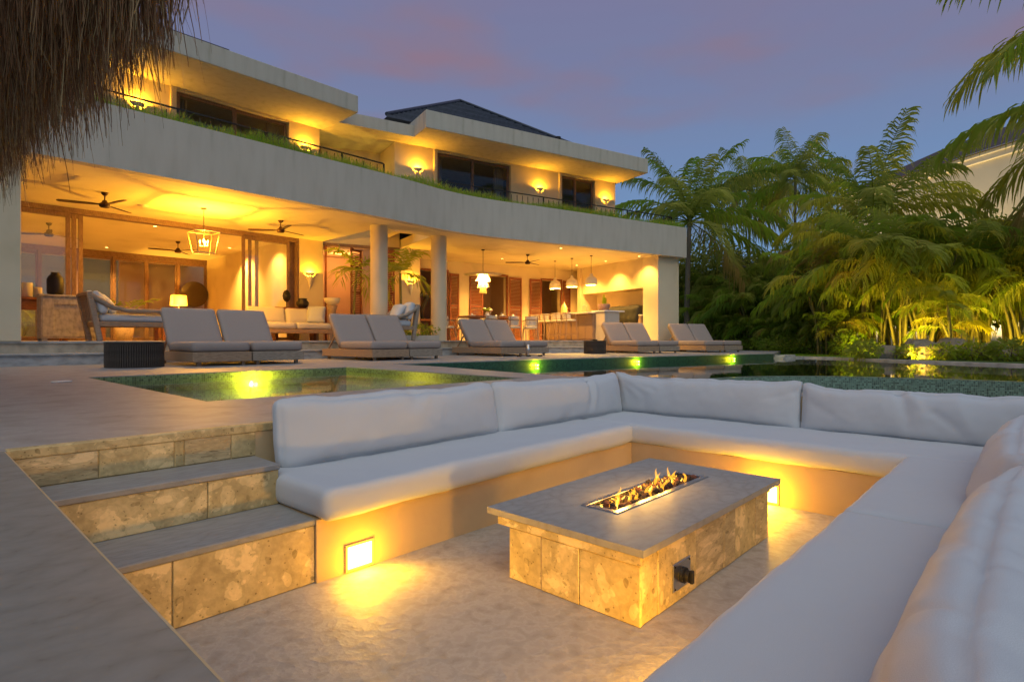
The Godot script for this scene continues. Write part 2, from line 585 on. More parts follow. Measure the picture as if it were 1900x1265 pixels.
	M.glass = pane(0.05)
	M.window = pane(0.35, Color(0.1, 0.11, 0.12))
	M.window.roughness = 0.04
	M.water = pane(0.10, Color(0.02, 0.09, 0.05))
	M.water.roughness = 0.015
	M.water.normal_enabled = true
	M.water.normal_texture = ntex(noise(0.012, 3, FastNoiseLite.TYPE_SIMPLEX_SMOOTH, 91), [], 512, 4.0)
	M.water.normal_scale = 0.025
	M.water.uv1_triplanar = true
	M.water.uv1_world_triplanar = true
	M.water.uv1_scale = Vector3(0.25, 0.25, 0.25)
	M.garden_wall = mat(lin(0.2, 0.17, 0.09), 0.9, stain, Vector3(0.3, 0.3, 0.3))
	M.spa_water = M.water.duplicate()
	M.spa_water.metallic_specular = 0.36
	M.spa_water.albedo_color = Color(0.05, 0.12, 0.03, 0.06)
	M.dark_room = mat(lin(0.035, 0.03, 0.03), 0.9)
	M.curtain = mat(lin(0.3, 0.28, 0.25), 0.9)
	M.bulb = glow(lin(1, 0.62, 0.16), 9.0)
	M.bulb_soft = glow(lin(1, 0.6, 0.15), 3.0)
	M.spot = glow(lin(1, 0.66, 0.2), 12.0)
	M.pit_lamp = glow(lin(1, 0.7, 0.12), 14.0)
	M.pool_lamp = glow(lin(1, 0.9, 0.2), 7.0)
	M.flame = glow(lin(1, 0.42, 0.025), 3.2)
	M.flame_core = glow(lin(1, 0.62, 0.08), 5.0)
	for fm in [M.flame, M.flame_core]:
		fm.transparency = BaseMaterial3D.TRANSPARENCY_ALPHA
		fm.albedo_color.a = 0.22 if fm == M.flame else 0.4
		fm.roughness = 1.0
		fm.albedo_color = Color(0.1, 0.05, 0.01, fm.albedo_color.a)
	M.shade = mat(lin(0.75, 0.55, 0.22), 0.8)
	M.shade.backlight_enabled = true
	M.shade.backlight = Color(0.7, 0.6, 0.4)
	M.black_cloth = mat(lin(0.02, 0.02, 0.018), 0.7, weave_c, Vector3(3, 3, 3))
	M.terracotta = mat(lin(0.42, 0.23, 0.15), 0.8, mottled, Vector3(3, 3, 3))
	M.pale = mat(lin(0.7, 0.7, 0.68), 0.7)

func leaf(r: float, g: float, b: float) -> StandardMaterial3D:
	var m := mat(lin(r, g, b), 0.7)
	m.metallic_specular = 0.2
	m.backlight_enabled = true
	m.backlight = Color(0.8, 0.8, 0.4)
	return m

# ---------------------------------------------------------------- sky, sun, camera
func sky_image() -> ImageTexture:
	var w := 1024
	var h := 512
	var n := noise(1.5, 5, FastNoiseLite.TYPE_SIMPLEX_SMOOTH, 4)
	var n2 := noise(3.4, 4, FastNoiseLite.TYPE_SIMPLEX_SMOOTH, 14)
	var stops := [[0.0, Color(0.50, 0.66, 0.80)], [0.16, Color(0.45, 0.60, 0.77)], [0.27, Color(0.445, 0.55, 0.71)], [0.40, Color(0.465, 0.50, 0.64)], [0.55, Color(0.48, 0.475, 0.61)], [1.0, Color(0.44, 0.43, 0.59)]]
	# soft banks of cloud: azimuth (degrees right of -Z), elevation, half widths, strength
	var banks := [[33.0, 22.5, 8.0, 3.6, 1.0], [82.0, 26.0, 22.0, 5.0, 1.0], [70.0, 20.5, 6.0, 1.5, 0.9], [60.0, 26.5, 12.0, 2.6, 0.7], [52.0, 22.0, 8.0, 1.6, 0.4], [92.0, 27.0, 14.0, 4.0, 0.9], [-60.0, 24.0, 30.0, 6.0, 0.9], [-140.0, 24.0, 30.0, 7.0, 0.9], [150.0, 24.0, 26.0, 6.0, 0.9]]
	var data := PackedByteArray()
	data.resize(w * h * 3)
	for y in h:
		var el := (0.5 - (y + 0.5) / h) * PI
		for x in w:
			var az := ((x + 0.5) / w - 0.5) * TAU
			var d := Vector3(sin(az) * cos(el), sin(el), -cos(az) * cos(el))
			var k := maxf(0.0, sin(el))
			var c: Color = stops[0][1]
			for i in stops.size() - 1:
				if k >= stops[i][0]:
					c = (stops[i][1] as Color).lerp(stops[i + 1][1], clampf((k - stops[i][0]) / (stops[i + 1][0] - stops[i][0]), 0, 1))
			var q := Vector3(d.x, d.y * 4.5, d.z)
			var f := n.get_noise_3dv(q) * 0.5 + n2.get_noise_3dv(q) * 0.25
			var cover := 0.0
			for b in banks:
				var da: float = wrapf(rad_to_deg(az) - b[0], -180, 180) / b[2]
				var de: float = (rad_to_deg(el) - b[1]) / b[3]
				cover = maxf(cover, b[4] * exp(-da * da - de * de))
			cover = clampf(cover * (0.5 + f * 4.2) + maxf(0.0, f - 0.10) * 1.5 * clampf(k * 4.0, 0, 1), 0, 1)
			var pink := Color(0.56, 0.465, 0.535)
			var dusk := Color(0.335, 0.32, 0.385)
			c = c.lerp(pink.lerp(dusk, clampf(0.5 + n.get_noise_3dv(d * 0.8 + Vector3(5, 0, 0)) + 0.35 * (az - 0.9), 0, 1)), cover * 0.85)
			var at := (y * w + x) * 3
			data[at] = int(255 * c.r)
			data[at + 1] = int(255 * c.g)
			data[at + 2] = int(255 * c.b)
	return ImageTexture.create_from_image(Image.create_from_data(w, h, false, Image.FORMAT_RGB8, data))

func setup() -> void:
	var cam := Camera3D.new()
	cam.name = "camera"
	cam.fov = 2.0 * rad_to_deg(atan(632.5 / 1062.0))
	cam.position = Vector3(0, 0.463, 0)
	cam.rotation = Vector3(-atan(2.5 / 1062.0), -(PI / 2 - atan(990.0 / 1062.0)), 0)
	cam.near = 0.05
	cam.far = 900.0
	add_child(cam)
	cam.current = true
	var env := Environment.new()
	env.background_mode = Environment.BG_SKY
	env.sky = Sky.new()
	var pm := PanoramaSkyMaterial.new()
	pm.panorama = sky_image()
	env.sky.sky_material = pm
	env.background_energy_multiplier = 1.0
	env.tonemap_mode = Environment.TONE_MAPPER_LINEAR
	env.tonemap_exposure = 1.0
	env.sdfgi_enabled = true
	env.ssao_enabled = true
	env.ssil_enabled = true
	var we := WorldEnvironment.new()
	we.name = "world"
	we.environment = env
	add_child(we)
	sun = DirectionalLight3D.new()
	sun.name = "dusk_light"
	sun.light_energy = 0.4
	sun.light_color = Color(0.97, 1.0, 0.95)
	sun.light_angular_distance = 70.0
	sun.sky_mode = DirectionalLight3D.SKY_MODE_LIGHT_ONLY
	sun.shadow_enabled = true
	add_child(sun)
	sun.look_at_from_position(Vector3.ZERO, Vector3(0.45, -1.0, -0.55))

# ---------------------------------------------------------------- ground, deck, pools
const BACK_EDGE := [Vector2(6.4, -9.2), Vector2(10.4, -8.75), Vector2(14.1, -8.1), Vector2(20.13, -6.7)]
const WEST_EDGE := [Vector2(6.4, -9.2), Vector2(6.35, -7.6), Vector2(5.98, -5.8), Vector2(5.82, -4.7), Vector2(5.95, -4.0), Vector2(6.45, -3.5)]
const INFINITY := [Vector2(6.45, -3.5), Vector2(7.4, -3.95), Vector2(8.5, -4.03), Vector2(9.8, -3.8), Vector2(10.75, -3.1), Vector2(11.25, -2.2), Vector2(11.5, -1.0), Vector2(11.6, 0.4), Vector2(12.0, 2.4), Vector2(12.8, 4.4)]
const FAR_EDGE := [Vector2(20.13, -6.7), Vector2(21.6, -6.35), Vector2(21.5, -5.0), Vector2(19.75, -2.65), Vector2(18.55, -0.35), Vector2(17.4, 2.2), Vector2(16.6, 4.4)]
# plan of the balcony parapet; the terrace and its steps follow it
const PLAN := [Vector2(-10, -13.0), Vector2(-4, -13.0), Vector2(2, -13.0), Vector2(7.0, -13.0), Vector2(8.6, -13.0), Vector2(10, -13.06), Vector2(11, -13.13), Vector2(12, -13.08), Vector2(13, -12.9), Vector2(13.8, -12.68), Vector2(14.6, -12.43), Vector2(16.8, -11.81), Vector2(21.5, -10.49)]

func build_ground() -> void:
	var st := S()
	# a large sheet to the horizon round the plot, with the plot itself left open
	var y := -0.16
	for r in [[-300, -300, -14, 300], [60, -300, 300, 300], [-14, -300, 60, -40], [-14, 9, 60, 300]]:
		quad(st, Vector3(r[0], y, r[1]), Vector3(r[2], y, r[1]), Vector3(r[2], y, r[3]), Vector3(r[0], y, r[3]), Vector3.UP)
	struct("ground", st, M.lawn)
	st = S()
	var lawn := [Vector2(24.6, -9.3)]
	for p in FAR_EDGE:
		lawn.append(p + Vector2(0.34, 0.05))
	lawn.append_array([Vector2(16.2, 9), Vector2(60, 9), Vector2(60, -40), Vector2(24.6, -40)])
	prism(st, lawn, -0.5, -0.13, true, false)
	struct("lawn", st, M.lawn)
	st = S()
	for r in [[-14.0, -13.3, 0.30, -3.16], [0.30, -13.3, 1.575, -3.16], [1.575, -13.3, 5.17, -8.65], [1.575, -4.6, 5.17, -3.16], [0.30, 0.62, 5.45, 9.0], [5.05, -3.16, 5.45, 0.62]]:
		bb(st, Vector3(r[0], -0.45, r[1]), Vector3(r[2], 0, r[3]))
	var p5 := [Vector2(5.17, -13.3), Vector2(6.4, -13.3)]
	p5.append_array(WEST_EDGE)
	p5.append_array([Vector2(6.45, -3.16), Vector2(5.17, -3.16)])
	prism(st, p5, -0.45, 0.0)
	var p6 := [Vector2(6.4, -13.3), Vector2(14.6, -13.3), Vector2(21.0, -12.0), Vector2(24.6, -10.5), Vector2(24.6, -7.9), Vector2(21.2, -6.95)]
	for i in range(BACK_EDGE.size() - 1, -1, -1):
		p6.append(BACK_EDGE[i])
	prism(st, p6, -0.45, 0.0)
	struct("pool_deck", st, M.deck)
	st = S()
	bb(st, Vector3(-14.0, -0.45, -3.16), Vector3(0.30, 0, 9.0), 0.004)
	struct("stone_ledge", st, M.ledge)
	# coping: pale lip stones along the water's edge
	st = S()
	wall_along(st, FAR_EDGE.map(func(p): return p + Vector2(0.0, 0.0)), -0.34, -0.4, -0.12)
	bb(st, Vector3(20.2, -0.4, -6.68), Vector3(21.3, -0.06, -6.36))
	struct("pool_kerb", st, M.step_stone)
	# pool shells
	st = S()
	var water := []
	for i in range(BACK_EDGE.size()): water.append(BACK_EDGE[i])
	for i in range(1, FAR_EDGE.size()): water.append(FAR_EDGE[i])
	for i in range(INFINITY.size() - 1, -1, -1): water.append(INFINITY[i])
	for i in range(WEST_EDGE.size() - 2, 0, -1): water.append(WEST_EDGE[i])
	prism(st, water, -1.5, -1.42, true, false)
	var lines := [BACK_EDGE, WEST_EDGE, FAR_EDGE]
	for l in lines.size():
		for i in lines[l].size() - 1:
			var a: Vector2 = lines[l][i]
			var b: Vector2 = lines[l][i + 1]
			var n := Vector2(b.y - a.y, a.x - b.x).normalized() * (-0.006 if l != 1 else 0.006)
			var top := -0.02 if l < 2 else -0.14
			quad(st, Vector3(a.x + n.x, -1.5, a.y + n.y), Vector3(b.x + n.x, -1.5, b.y + n.y), Vector3(b.x + n.x, top, b.y + n.y), Vector3(a.x + n.x, top, a.y + n.y), Vector3(n.x, 0, n.y))
	struct("pool_floor", st, M.mosaic_dark)
	st = S()
	var w2 := water.map(func(p): return p)
	prism(st, w2, -0.19, -0.172, true, false)
	struct("water", st, M.water, "still green water of the large swimming pool")
	# the overflowing wall of the pool that bends round the lounge
	st = S()
	wall_along(st, smooth_line(INFINITY, 0.2), -0.22, -1.5, -0.166)
	struct("pool_wall", st, M.mosaic, "curved green mosaic wall of the pool behind the white pillows")
	# gutter that catches the overflow
	st = S()
	var gut := [Vector2(5.45, 9.0), Vector2(5.45, -3.16), Vector2(6.45, -3.16)]
	for p in INFINITY: gut.append(p)
	gut.append(Vector2(12.8, 9.0))
	prism(st, gut, -1.3, -1.2, true, false)
	struct("gutter_floor", st, M.mosaic_dark)
	st = S()
	prism(st, gut, -0.82, -0.8, true, false)
	struct("water", st, M.water, "dark water in the overflow gutter")
	# spa
	st = S()
	bb(st, Vector3(1.575, -1.06, -8.65), Vector3(5.17, -1.0, -4.6))
	for q in [[1.575, -8.644, 5.17, -8.644, 0, 1], [1.581, -8.65, 1.581, -4.6, 1, 0], [5.164, -8.65, 5.164, -4.6, -1, 0], [1.575, -4.606, 5.17, -4.606, 0, -1]]:
		quad(st, Vector3(q[0], -1.05, q[1]), Vector3(q[2], -1.05, q[3]), Vector3(q[2], -0.012, q[3]), Vector3(q[0], -0.012, q[1]), Vector3(q[4], 0, q[5]))
	bb(st, Vector3(1.59, -1.0, -8.63), Vector3(5.15, -0.52, -8.15))     # bench under the water
	struct("pool_floor", st, M.mosaic_spa, "green mosaic shell of the small square pool")
	st = S()
	bb(st, Vector3(1.585, -0.085, -8.64), Vector3(5.16, -0.072, -4.61))
	struct("water", st, M.spa_water, "still water of the small square pool")
	# coping stones of the spa and the pool's near edge
	# terrace
	st = S()
	var front := smooth_line(PLAN)
	var body := offset(front, 0.42)
	var ter := body.duplicate()
	ter.append_array([Vector2(24.2, -20.0), Vector2(24.2, -34.0), Vector2(-12.0, -34.0), Vector2(-12.0, -13.42)])
	prism(st, ter, -0.3, TER)
	struct("terrace_floor", st, M.floor_in)
	# two long stone steps up to the terrace, in slabs
	st = S()
	wall_along(st, offset(front, 0.02), 0.5, -0.1, 0.185)
	struct("terrace_step", st, M.step_stone)
	st = S()
	wall_along(st, offset(front, -0.02), 0.46, 0.185, 0.215)
	wall_along(st, offset(front, 0.38), 0.5, TER - 0.03, TER + 0.004)
	struct("terrace_step_treads", st, M.step_stone)

func build_pit() -> void:
	var st := S()
	bb(st, Vector3(0.28, PF - 0.1, -3.2), Vector3(5.1, PF, 0.7))
	struct("lounge_floor", st, M.pit_floor)
	# retaining walls of the sunken lounge
	st = S()
	bb(st, Vector3(0.296, PF, -3.163), Vector3(0.302, -0.002, 0.62))
	bb(st, Vector3(1.325, -0.6, -3.166), Vector3(5.05, -0.034, -3.154))
	bb(st, Vector3(5.044, -0.6, -3.16), Vector3(5.056, -0.002, 0.62))
	bb(st, Vector3(0.3, -0.66, 0.612), Vector3(5.05, -0.002, 0.624))
	struct("lounge_wall", st, M.pit_plaster)
	# bench round three sides
	st = S()
	var plan := [Vector2(1.32, -3.15), Vector2(1.32, -2.47), Vector2(4.08, -2.47), Vector2(4.08, -0.575), Vector2(0.95, -0.575), Vector2(0.95, 0.3), Vector2(5.04, 0.3), Vector2(5.04, -3.15)]
	prism(st, plan, PF, -0.374)
	var bench := struct("built_in_bench", st, M.pit_plaster)
	bench.remove_meta("kind")
	tag(bench, "ochre plastered bench built round three sides of the sunken lounge", "bench")
	# steps
	var t := thing("stone_steps", "three coral stone steps down into the sunken lounge beside the white cushions", "steps", Vector3(0.81, PF, -2.8))
	var base := Vector3(0.81, PF, -2.8)
	st = S()
	bb(st, Vector3(0.303, PF + 0.001, -3.15) - base, Vector3(1.312, -0.40, -2.492) - base)
	bb(st, Vector3(0.303, -0.399, -3.15) - base, Vector3(1.312, -0.198, -2.858) - base)
	bb(st, Vector3(0.303, -0.199, -3.17) - base, Vector3(1.33, -0.04, -3.158) - base)
	part("core", st, M.coral, t)
	for tr in [[-0.371, -3.147, -2.478], [-0.168, -3.147, -2.843]]:
		st = S()
		bb(st, Vector3(0.303, tr[0] - 0.028, tr[1]) - base, Vector3(1.322, tr[0], tr[2]) - base, 0.004)
		part("tread", st, M.tread, t)
	st = S()
	bb(st, Vector3(0.303, -0.04, -3.21) - base, Vector3(1.47, 0.003, -3.148) - base, 0.004)
	part("deck_lip", st, M.coral_b, t)
	var risers := [[PF + 0.002, -0.4, -2.484, [0.303, 0.725, 1.318]], [-0.37, -0.197, -2.85, [0.303, 0.98, 1.318]], [-0.167, -0.041, -3.153, [0.303, 0.62, 0.93, 0.975, 1.2, 1.33]]]
	var mats := [M.coral, M.coral_b, M.coral_c]
	var k := 0
	for r in risers:
		for i in r[3].size() - 1:
			st = S()
			bb(st, Vector3(r[3][i] + 0.0015, r[0], r[2] - 0.012) - base, Vector3(r[3][i + 1] - 0.0015, r[1], r[2] + [0.0, 0.002, 0.001][k % 3]) - base, 0.003)
			part("stone", st, mats[(k * 2 + (1 if r[0] < -0.5 else 0)) % 3], t)
			k += 1
	# fire table
	t = thing("fire_table", "low coral stone fire table with a grey slab top in the middle of the lounge", "fire table", Vector3(2.68, PF, -1.51))
	base = Vector3(2.68, PF, -1.51)
	st = S()
	bb(st, Vector3(1.99, PF + 0.001, -1.845) - base, Vector3(3.38, -0.37, -1.175) - base)
	part("core", st, M.coral, t)
	var faces := [
		["x", 1.975, [-1.86, -1.66, -1.45, -1.155], [M.coral, M.coral_b, M.coral]],
		["z", -1.16, [1.978, 2.12, 2.47, 2.78, 2.92, 3.2, 3.392], [M.coral_b, M.coral_b, M.coral_c, M.coral_c, M.coral, M.coral_c]],
		["x2", 3.392, [-1.86, -1.6, -1.16], [M.coral, M.coral_b]],
		["z2", -1.86, [1.978, 2.5, 3.0, 3.39], [M.coral, M.coral_b, M.coral]]]
	for f in faces:
		for i in f[2].size() - 1:
			st = S()
			var a: float = f[2][i] + 0.0012
			var b: float = f[2][i + 1] - 0.0012
			var d: float = 0.0025 * (i % 2)
			match f[0]:
				"x": bb(st, Vector3(f[1] - d, PF + 0.002, a) - base, Vector3(1.995, -0.425, b) - base, 0.003)
				"z": bb(st, Vector3(a, PF + 0.002, -1.185) - base, Vector3(b, -0.385, f[1] + d) - base, 0.003)
				"x2": bb(st, Vector3(3.375, PF + 0.002, a) - base, Vector3(f[1] + d, -0.385, b) - base, 0.003)
				"z2": bb(st, Vector3(a, PF + 0.002, f[1] - d) - base, Vector3(b, -0.385, -1.84) - base, 0.003)
			part("stone", st, f[3][i], t)
	st = S()
	bb(st, Vector3(1.968, -0.423, -1.93) - base, Vector3(2.0, -0.384, -1.148) - base, 0.003)
	part("apron", st, M.coral_b, t)
	st = S()
	bb(st, Vector3(2.001, -0.423, -1.96) - base, Vector3(3.46, -0.386, -1.863) - base, 0.003)
	bb(st, Vector3(3.394, -0.423, -1.862) - base, Vector3(3.46, -0.386, -1.17) - base, 0.003)
	part("apron", st, M.coral, t)
	st = S()
	var sx := [1.962, 2.30, 3.27, 3.53]
	var sz := [-1.995, -1.665, -1.468, -1.135]
	var ring := [[0, 3, 0, 1], [0, 3, 2, 3], [0, 1, 1, 2], [2, 3, 1, 2]]
	for r in ring:
		bb(st, Vector3(sx[r[0]], -0.383, sz[r[2]]) - base, Vector3(sx[r[1]], -0.353, sz[r[3]]) - base)
	part("top_slab", st, M.table_top, t)
	var tray_st := S()
	for r in [[2.292, -1.672, 3.278, -1.64], [2.292, -1.492, 3.278, -1.46], [2.292, -1.64, 2.324, -1.492], [3.246, -1.64, 3.278, -1.492]]:
		bb(tray_st, Vector3(r[0], -0.356, r[1]) - base, Vector3(r[2], -0.347, r[3]) - base, 0.002)
	for r in [[2.322, -1.643, 3.248, -1.639], [2.322, -1.493, 3.248, -1.489], [2.321, -1.64, 2.325, -1.492], [3.245, -1.64, 3.249, -1.492]]:
		bb(tray_st, Vector3(r[0], -0.41, r[1]) - base, Vector3(r[2], -0.357, r[3]) - base)
	bb(tray_st, Vector3(2.322, -0.415, -1.643) - base, Vector3(3.248, -0.408, -1.489) - base)
	var tray := part("burner_tray", tray_st, M.steel, t)
	rng.seed = 5
	var rocks := []
	for i in 6:
		rocks.append(rock_mesh(0.019, 100 + i, 0.8))
	for i in 210:
		var x := rng.randf_range(2.335, 3.235)
		var z := rng.randf_range(-1.628, -1.504)
		var heap := 0.022 * exp(-pow((x - 2.85) / 0.25, 2.0))
		var s := rng.randf_range(0.6, 1.15)
		var yy := -0.385 + rng.randf_range(0.0, 0.03) + heap
		put("lava_rock", rocks[i % 6], [M.lava, M.lava_b, M.lava_c, M.lava_b][i % 4], tray, Transform3D(Basis.from_euler(Vector3(rng.randf() * 6, rng.randf() * 6, rng.randf() * 6)).scaled(Vector3.ONE * s), Vector3(x, yy, z) - base))
	st = S()
	bb(st, Vector3(2.236, -0.612, -1.156) - base, Vector3(2.397, -0.494, -1.150) - base, 0.002)
	var plate := part("control_plate", st, M.steel, t)
	st = S(true)
	for q in [[2.25, -0.505], [2.384, -0.505], [2.25, -0.6], [2.384, -0.6]]:
		tube(st, [Vector3(q[0], q[1], -1.151) - base, Vector3(q[0], q[1], -1.146) - base], [0.004], 6)
	part("screw", st, M.iron, plate)
	st = S(true)
	tube(st, [Vector3(2.318, -0.555, -1.152) - base, Vector3(2.318, -0.555, -1.135) - base], [0.034], 14)
	tube(st, [Vector3(2.318, -0.555, -1.135) - base, Vector3(2.318, -0.555, -1.112) - base], [0.024, 0.026], 12)
	bb(st, Vector3(2.308, -0.583, -1.113) - base, Vector3(2.328, -0.527, -1.098) - base, 0.003)
	part("knob", st, M.iron, plate)
	# the gas fire
	t = thing("gas_fire", "row of yellow gas flames licking over the dark lava rocks", "fire", Vector3(2.78, -0.36, -1.565))
	rng.seed = 12
	for i in 46:
		var core := i % 2 == 1
		var x := -0.39 + 0.76 * (i / 2) / 22.0 + rng.randf_range(-0.025, 0.025)
		var z := rng.randf_range(-0.05, 0.05)
		var hgt := rng.randf_range(0.035, 0.07) + 0.05 * exp(-pow((x - 0.14) / 0.14, 2.0)) * rng.randf_range(0.4, 1.2)
		if core: hgt *= 0.55
		var pts := []
		var rad := []
		var ph := rng.randf() * TAU
		var lean := rng.randf_range(-0.5, 0.5)
		for k2 in 11:
			var u := k2 / 10.0
			pts.append(Vector3(x + lean * hgt * u * u + sin(u * 4.5 + ph) * 0.013 * u, -0.006 + hgt * u, z + cos(u * 4.0 + ph) * 0.012 * u))
			rad.append((0.0045 if core else 0.0105) * sin(PI * (0.22 + 0.78 * u)) * (1.0 - 0.45 * u) + 0.0004)
		st = S(true)
		tube(st, pts, rad, 8)
		part("flame", st, M.flame_core if core else M.flame, t)
	for x in [-0.28, -0.05, 0.15]:
		omni("flame_light", Vector3(2.78 + x, -0.27, -1.565), 0.06, lin(1, 0.5, 0.08), 0.04)
	# cushions; creases are [u0, v0, u1, v1, height, width] on the large faces
	var gather := []
	rng.seed = 8
	for k9 in 9:
		var u := -0.28 + k9 * 0.05 + rng.randf_range(-0.01, 0.01)
		gather.append([u, -1.0, u + rng.randf_range(-0.05, 0.02), rng.randf_range(-0.1, 0.6), rng.randf_range(-0.007, -0.003), 0.010])
	var seat := [
		[Vector3(2.69, -0.298, -2.78), Vector3(2.76, 0.15, 0.74), 0.022, "long white seat cushion beside the stone steps, on the bench nearest the house", [[-0.08, -1.0, -0.06, 1.0, -0.006, 0.02]]],
		[Vector3(4.545, -0.298, -1.66), Vector3(3.02, 0.152, 0.98), PI / 2, "long white seat cushion on the far bench behind the fire table", gather],
		[Vector3(1.8, -0.300, -0.20), Vector3(1.64, 0.152, 0.82), 0.0, "large white seat cushion on the near bench, cut off by the picture's lower edge", []],
		[Vector3(3.36, -0.298, -0.20), Vector3(1.48, 0.152, 0.82), 0.0, "white seat cushion on the near bench where it meets the far bench", []]]
	var i := 0
	for s in seat:
		var o := put("seat_cushion", soft(s[1], 0.040, 0.025, 0.006, 0.008, 300 + i * 17, 0.0, 0.003, s[4]), M.white_cloth, self, Transform3D(Basis(Vector3.UP, s[2]), s[0]))
		tag(o, s[3], "cushion", "white seat cushions of the sunken lounge")
		i += 1
	var fan_c := [[-1.0, 1.0, -0.35, 0.45, 0.0150, 0.018], [-1.0, 1.0, -0.45, 0.1, 0.0180, 0.02], [-1.0, 0.9, -0.6, -0.2, 0.0165, 0.02], [-0.95, 0.8, -0.78, -0.6, 0.0135, 0.02], [0.98, 1.0, 0.6, 0.7, 0.0120, 0.018], [0.98, 0.6, 0.72, 0.2, -0.0105, 0.02]]
	var dent := [[-0.22, 1.0, -0.12, -0.4, -0.0210, 0.03], [-0.14, 1.0, -0.02, 0.0, 0.0150, 0.025], [0.05, 0.2, 0.3, -0.9, -0.0135, 0.03], [-0.9, 0.2, -0.6, -0.6, -0.0105, 0.03]]
	var dimple := [[0.08, 1.1, 0.02, 0.5, -0.0270, 0.05], [0.2, 1.0, 0.1, 0.3, 0.0090, 0.03], [-0.9, -0.9, -0.5, -0.2, 0.0075, 0.05]]
	var dimple2 := [[0.35, 1.1, 0.3, -0.6, -0.0300, 0.04], [0.42, 1.0, 0.36, -0.9, 0.0150, 0.03], [-0.2, -1.0, 0.1, -0.2, -0.0090, 0.04]]
	var rumple := [[0.9, 0.2, 0.15, 0.7, 0.0105, 0.035], [0.85, -0.1, 0.2, -0.5, -0.0105, 0.04], [0.55, 0.8, 0.45, -0.3, -0.0105, 0.016], [0.3, 0.7, 0.0, 0.1, 0.0120, 0.03], [0.1, 0.8, -0.3, -0.6, -0.0090, 0.03], [-0.15, 0.6, -0.55, 0.3, 0.0090, 0.03], [-0.45, 0.9, -0.6, -0.7, -0.0075, 0.03]]
	var pil := [
		[2.215, -3.03, 1.66, 0.0, "boxy white back pillow next to the stone steps", dimple],
		[3.88, -3.02, 1.68, 0.0, "white back pillow on the house side that runs into the lounge corner", dimple2],
		[4.82, -2.24, 1.66, PI / 2, "white back pillow with creases fanning from its raised corner, on the far bench", fan_c],
		[4.83, -0.58, 1.60, PI / 2, "white back pillow on the far bench, right of the creased one", dent],
		[3.62, -0.10, 1.65, PI, "white back pillow on the near bench touching the far bench", dent],
		[1.80, -0.10, 2.0, PI, "rumpled white back pillow at the lower right corner", rumple]]
	i = 0
	for p in pil:
		var tilt := Basis(Vector3.UP, -p[3]) * Basis(Vector3.RIGHT, -0.16 if i < 4 else -0.5)
		var near := i >= 4
		var mesh := soft(Vector3(p[2], [0.365, 0.365, 0.355, 0.345, 0.31, 0.29][i], 0.17), 0.055, 0.016 if near else 0.017, 0.028, 0.012, 500 + i * 31, [0.006, 0.016, 0.026, 0.022, 0.014, 0.014][i], 0.006, p[5], [0.022, 0.03, 0.03, 0.03, 0.03, 0.03][i])
		var o := put("back_pillow", mesh, M.white_cloth, self, Transform3D(tilt, Vector3(p[0], [-0.048, -0.048, -0.058, -0.072, -0.11, -0.135][i], p[1])))
		tag(o, p[4], "pillow", "white back pillows of the sunken lounge")
		i += 1
	# lamps let into the bench fronts
	wall_lamp("bench_lamp", Vector3(1.545, -0.595, -2.466), 0.0, "glowing square lamp in the bench front beside the steps", 0.42)
	wall_lamp("bench_lamp", Vector3(4.076, -0.595, -1.40), -PI / 2, "glowing lamp low in the far bench front behind the fire table", 0.85)
	wall_lamp("bench_lamp", Vector3(1.64, -0.595, -0.579), PI, "lamp low in the near bench front facing the fire table", 0.58)
	wall_lamp("bench_lamp", Vector3(3.5, -0.595, -0.579), PI, "lamp low in the near bench front close to the far bench", 0.0)

func wall_lamp(called: String, at: Vector3, turn: float, label: String, e: float) -> void:
	var t := thing(called, label, "lamp", at, turn, "square lamps in the bench fronts")
	var st := S()
	for r in [[-0.08, -0.066, -0.068, 0.066], [0.068, -0.066, 0.08, 0.066], [-0.068, 0.054, 0.068, 0.066], [-0.068, -0.066, 0.068, -0.054]]:
		bb(st, Vector3(r[0], r[1], -0.002), Vector3(r[2], r[3], 0.008), 0.002)
	part("frame", st, M.pit_plaster, t)
	st = S()
	bb(st, Vector3(-0.067, -0.053, -0.003), Vector3(0.067, 0.053, 0.003))
	part("lens", st, M.pit_lamp, t)
	if e > 0.0:
		var z := Vector3(sin(turn), 0, cos(turn))
		var f := at + z * 0.03
		spot("bench_lamp_light", f, f + z * 0.8 + Vector3(0, -0.55, 0), e * 2.0, lin(1, 0.48, 0.01), 75.0, 0.06, 0.7)
		omni("bench_lamp_fill", at + z * 0.09, e * 0.36, lin(1, 0.47, 0.015), 0.05)

# ---------------------------------------------------------------- the villa
var villa: Node3D
const VB := Vector3(8, 0.43, -18)

func vp(called: String, st: SurfaceTool, m: Material, parent: Node = null, turned := false) -> MeshInstance3D:
	var xf := Transform3D(Basis(), -VB) if parent == null else Transform3D()
	if turned and parent == null: xf = xf * WX
	return put(called, done(st), m, villa if parent == null else parent, xf)

# a wall in the plane z = z0 (thickness to -z) with openings [x0, x1, y0, y1]
func wall_with(st: SurfaceTool, x0: float, x1: float, y0: float, y1: float, z0: float, th: float, holes: Array) -> void:
	var x := x0
	for h in holes:
		if h[0] > x: bb(st, Vector3(x, y0, z0 - th), Vector3(h[0], y1, z0))
		if h[2] > y0: bb(st, Vector3(h[0], y0, z0 - th), Vector3(h[1], h[2], z0))
		if h[3] < y1: bb(st, Vector3(h[0], h[3], z0 - th), Vector3(h[1], y1, z0))
		x = h[1]
	if x < x1: bb(st, Vector3(x, y0, z0 - th), Vector3(x1, y1, z0))

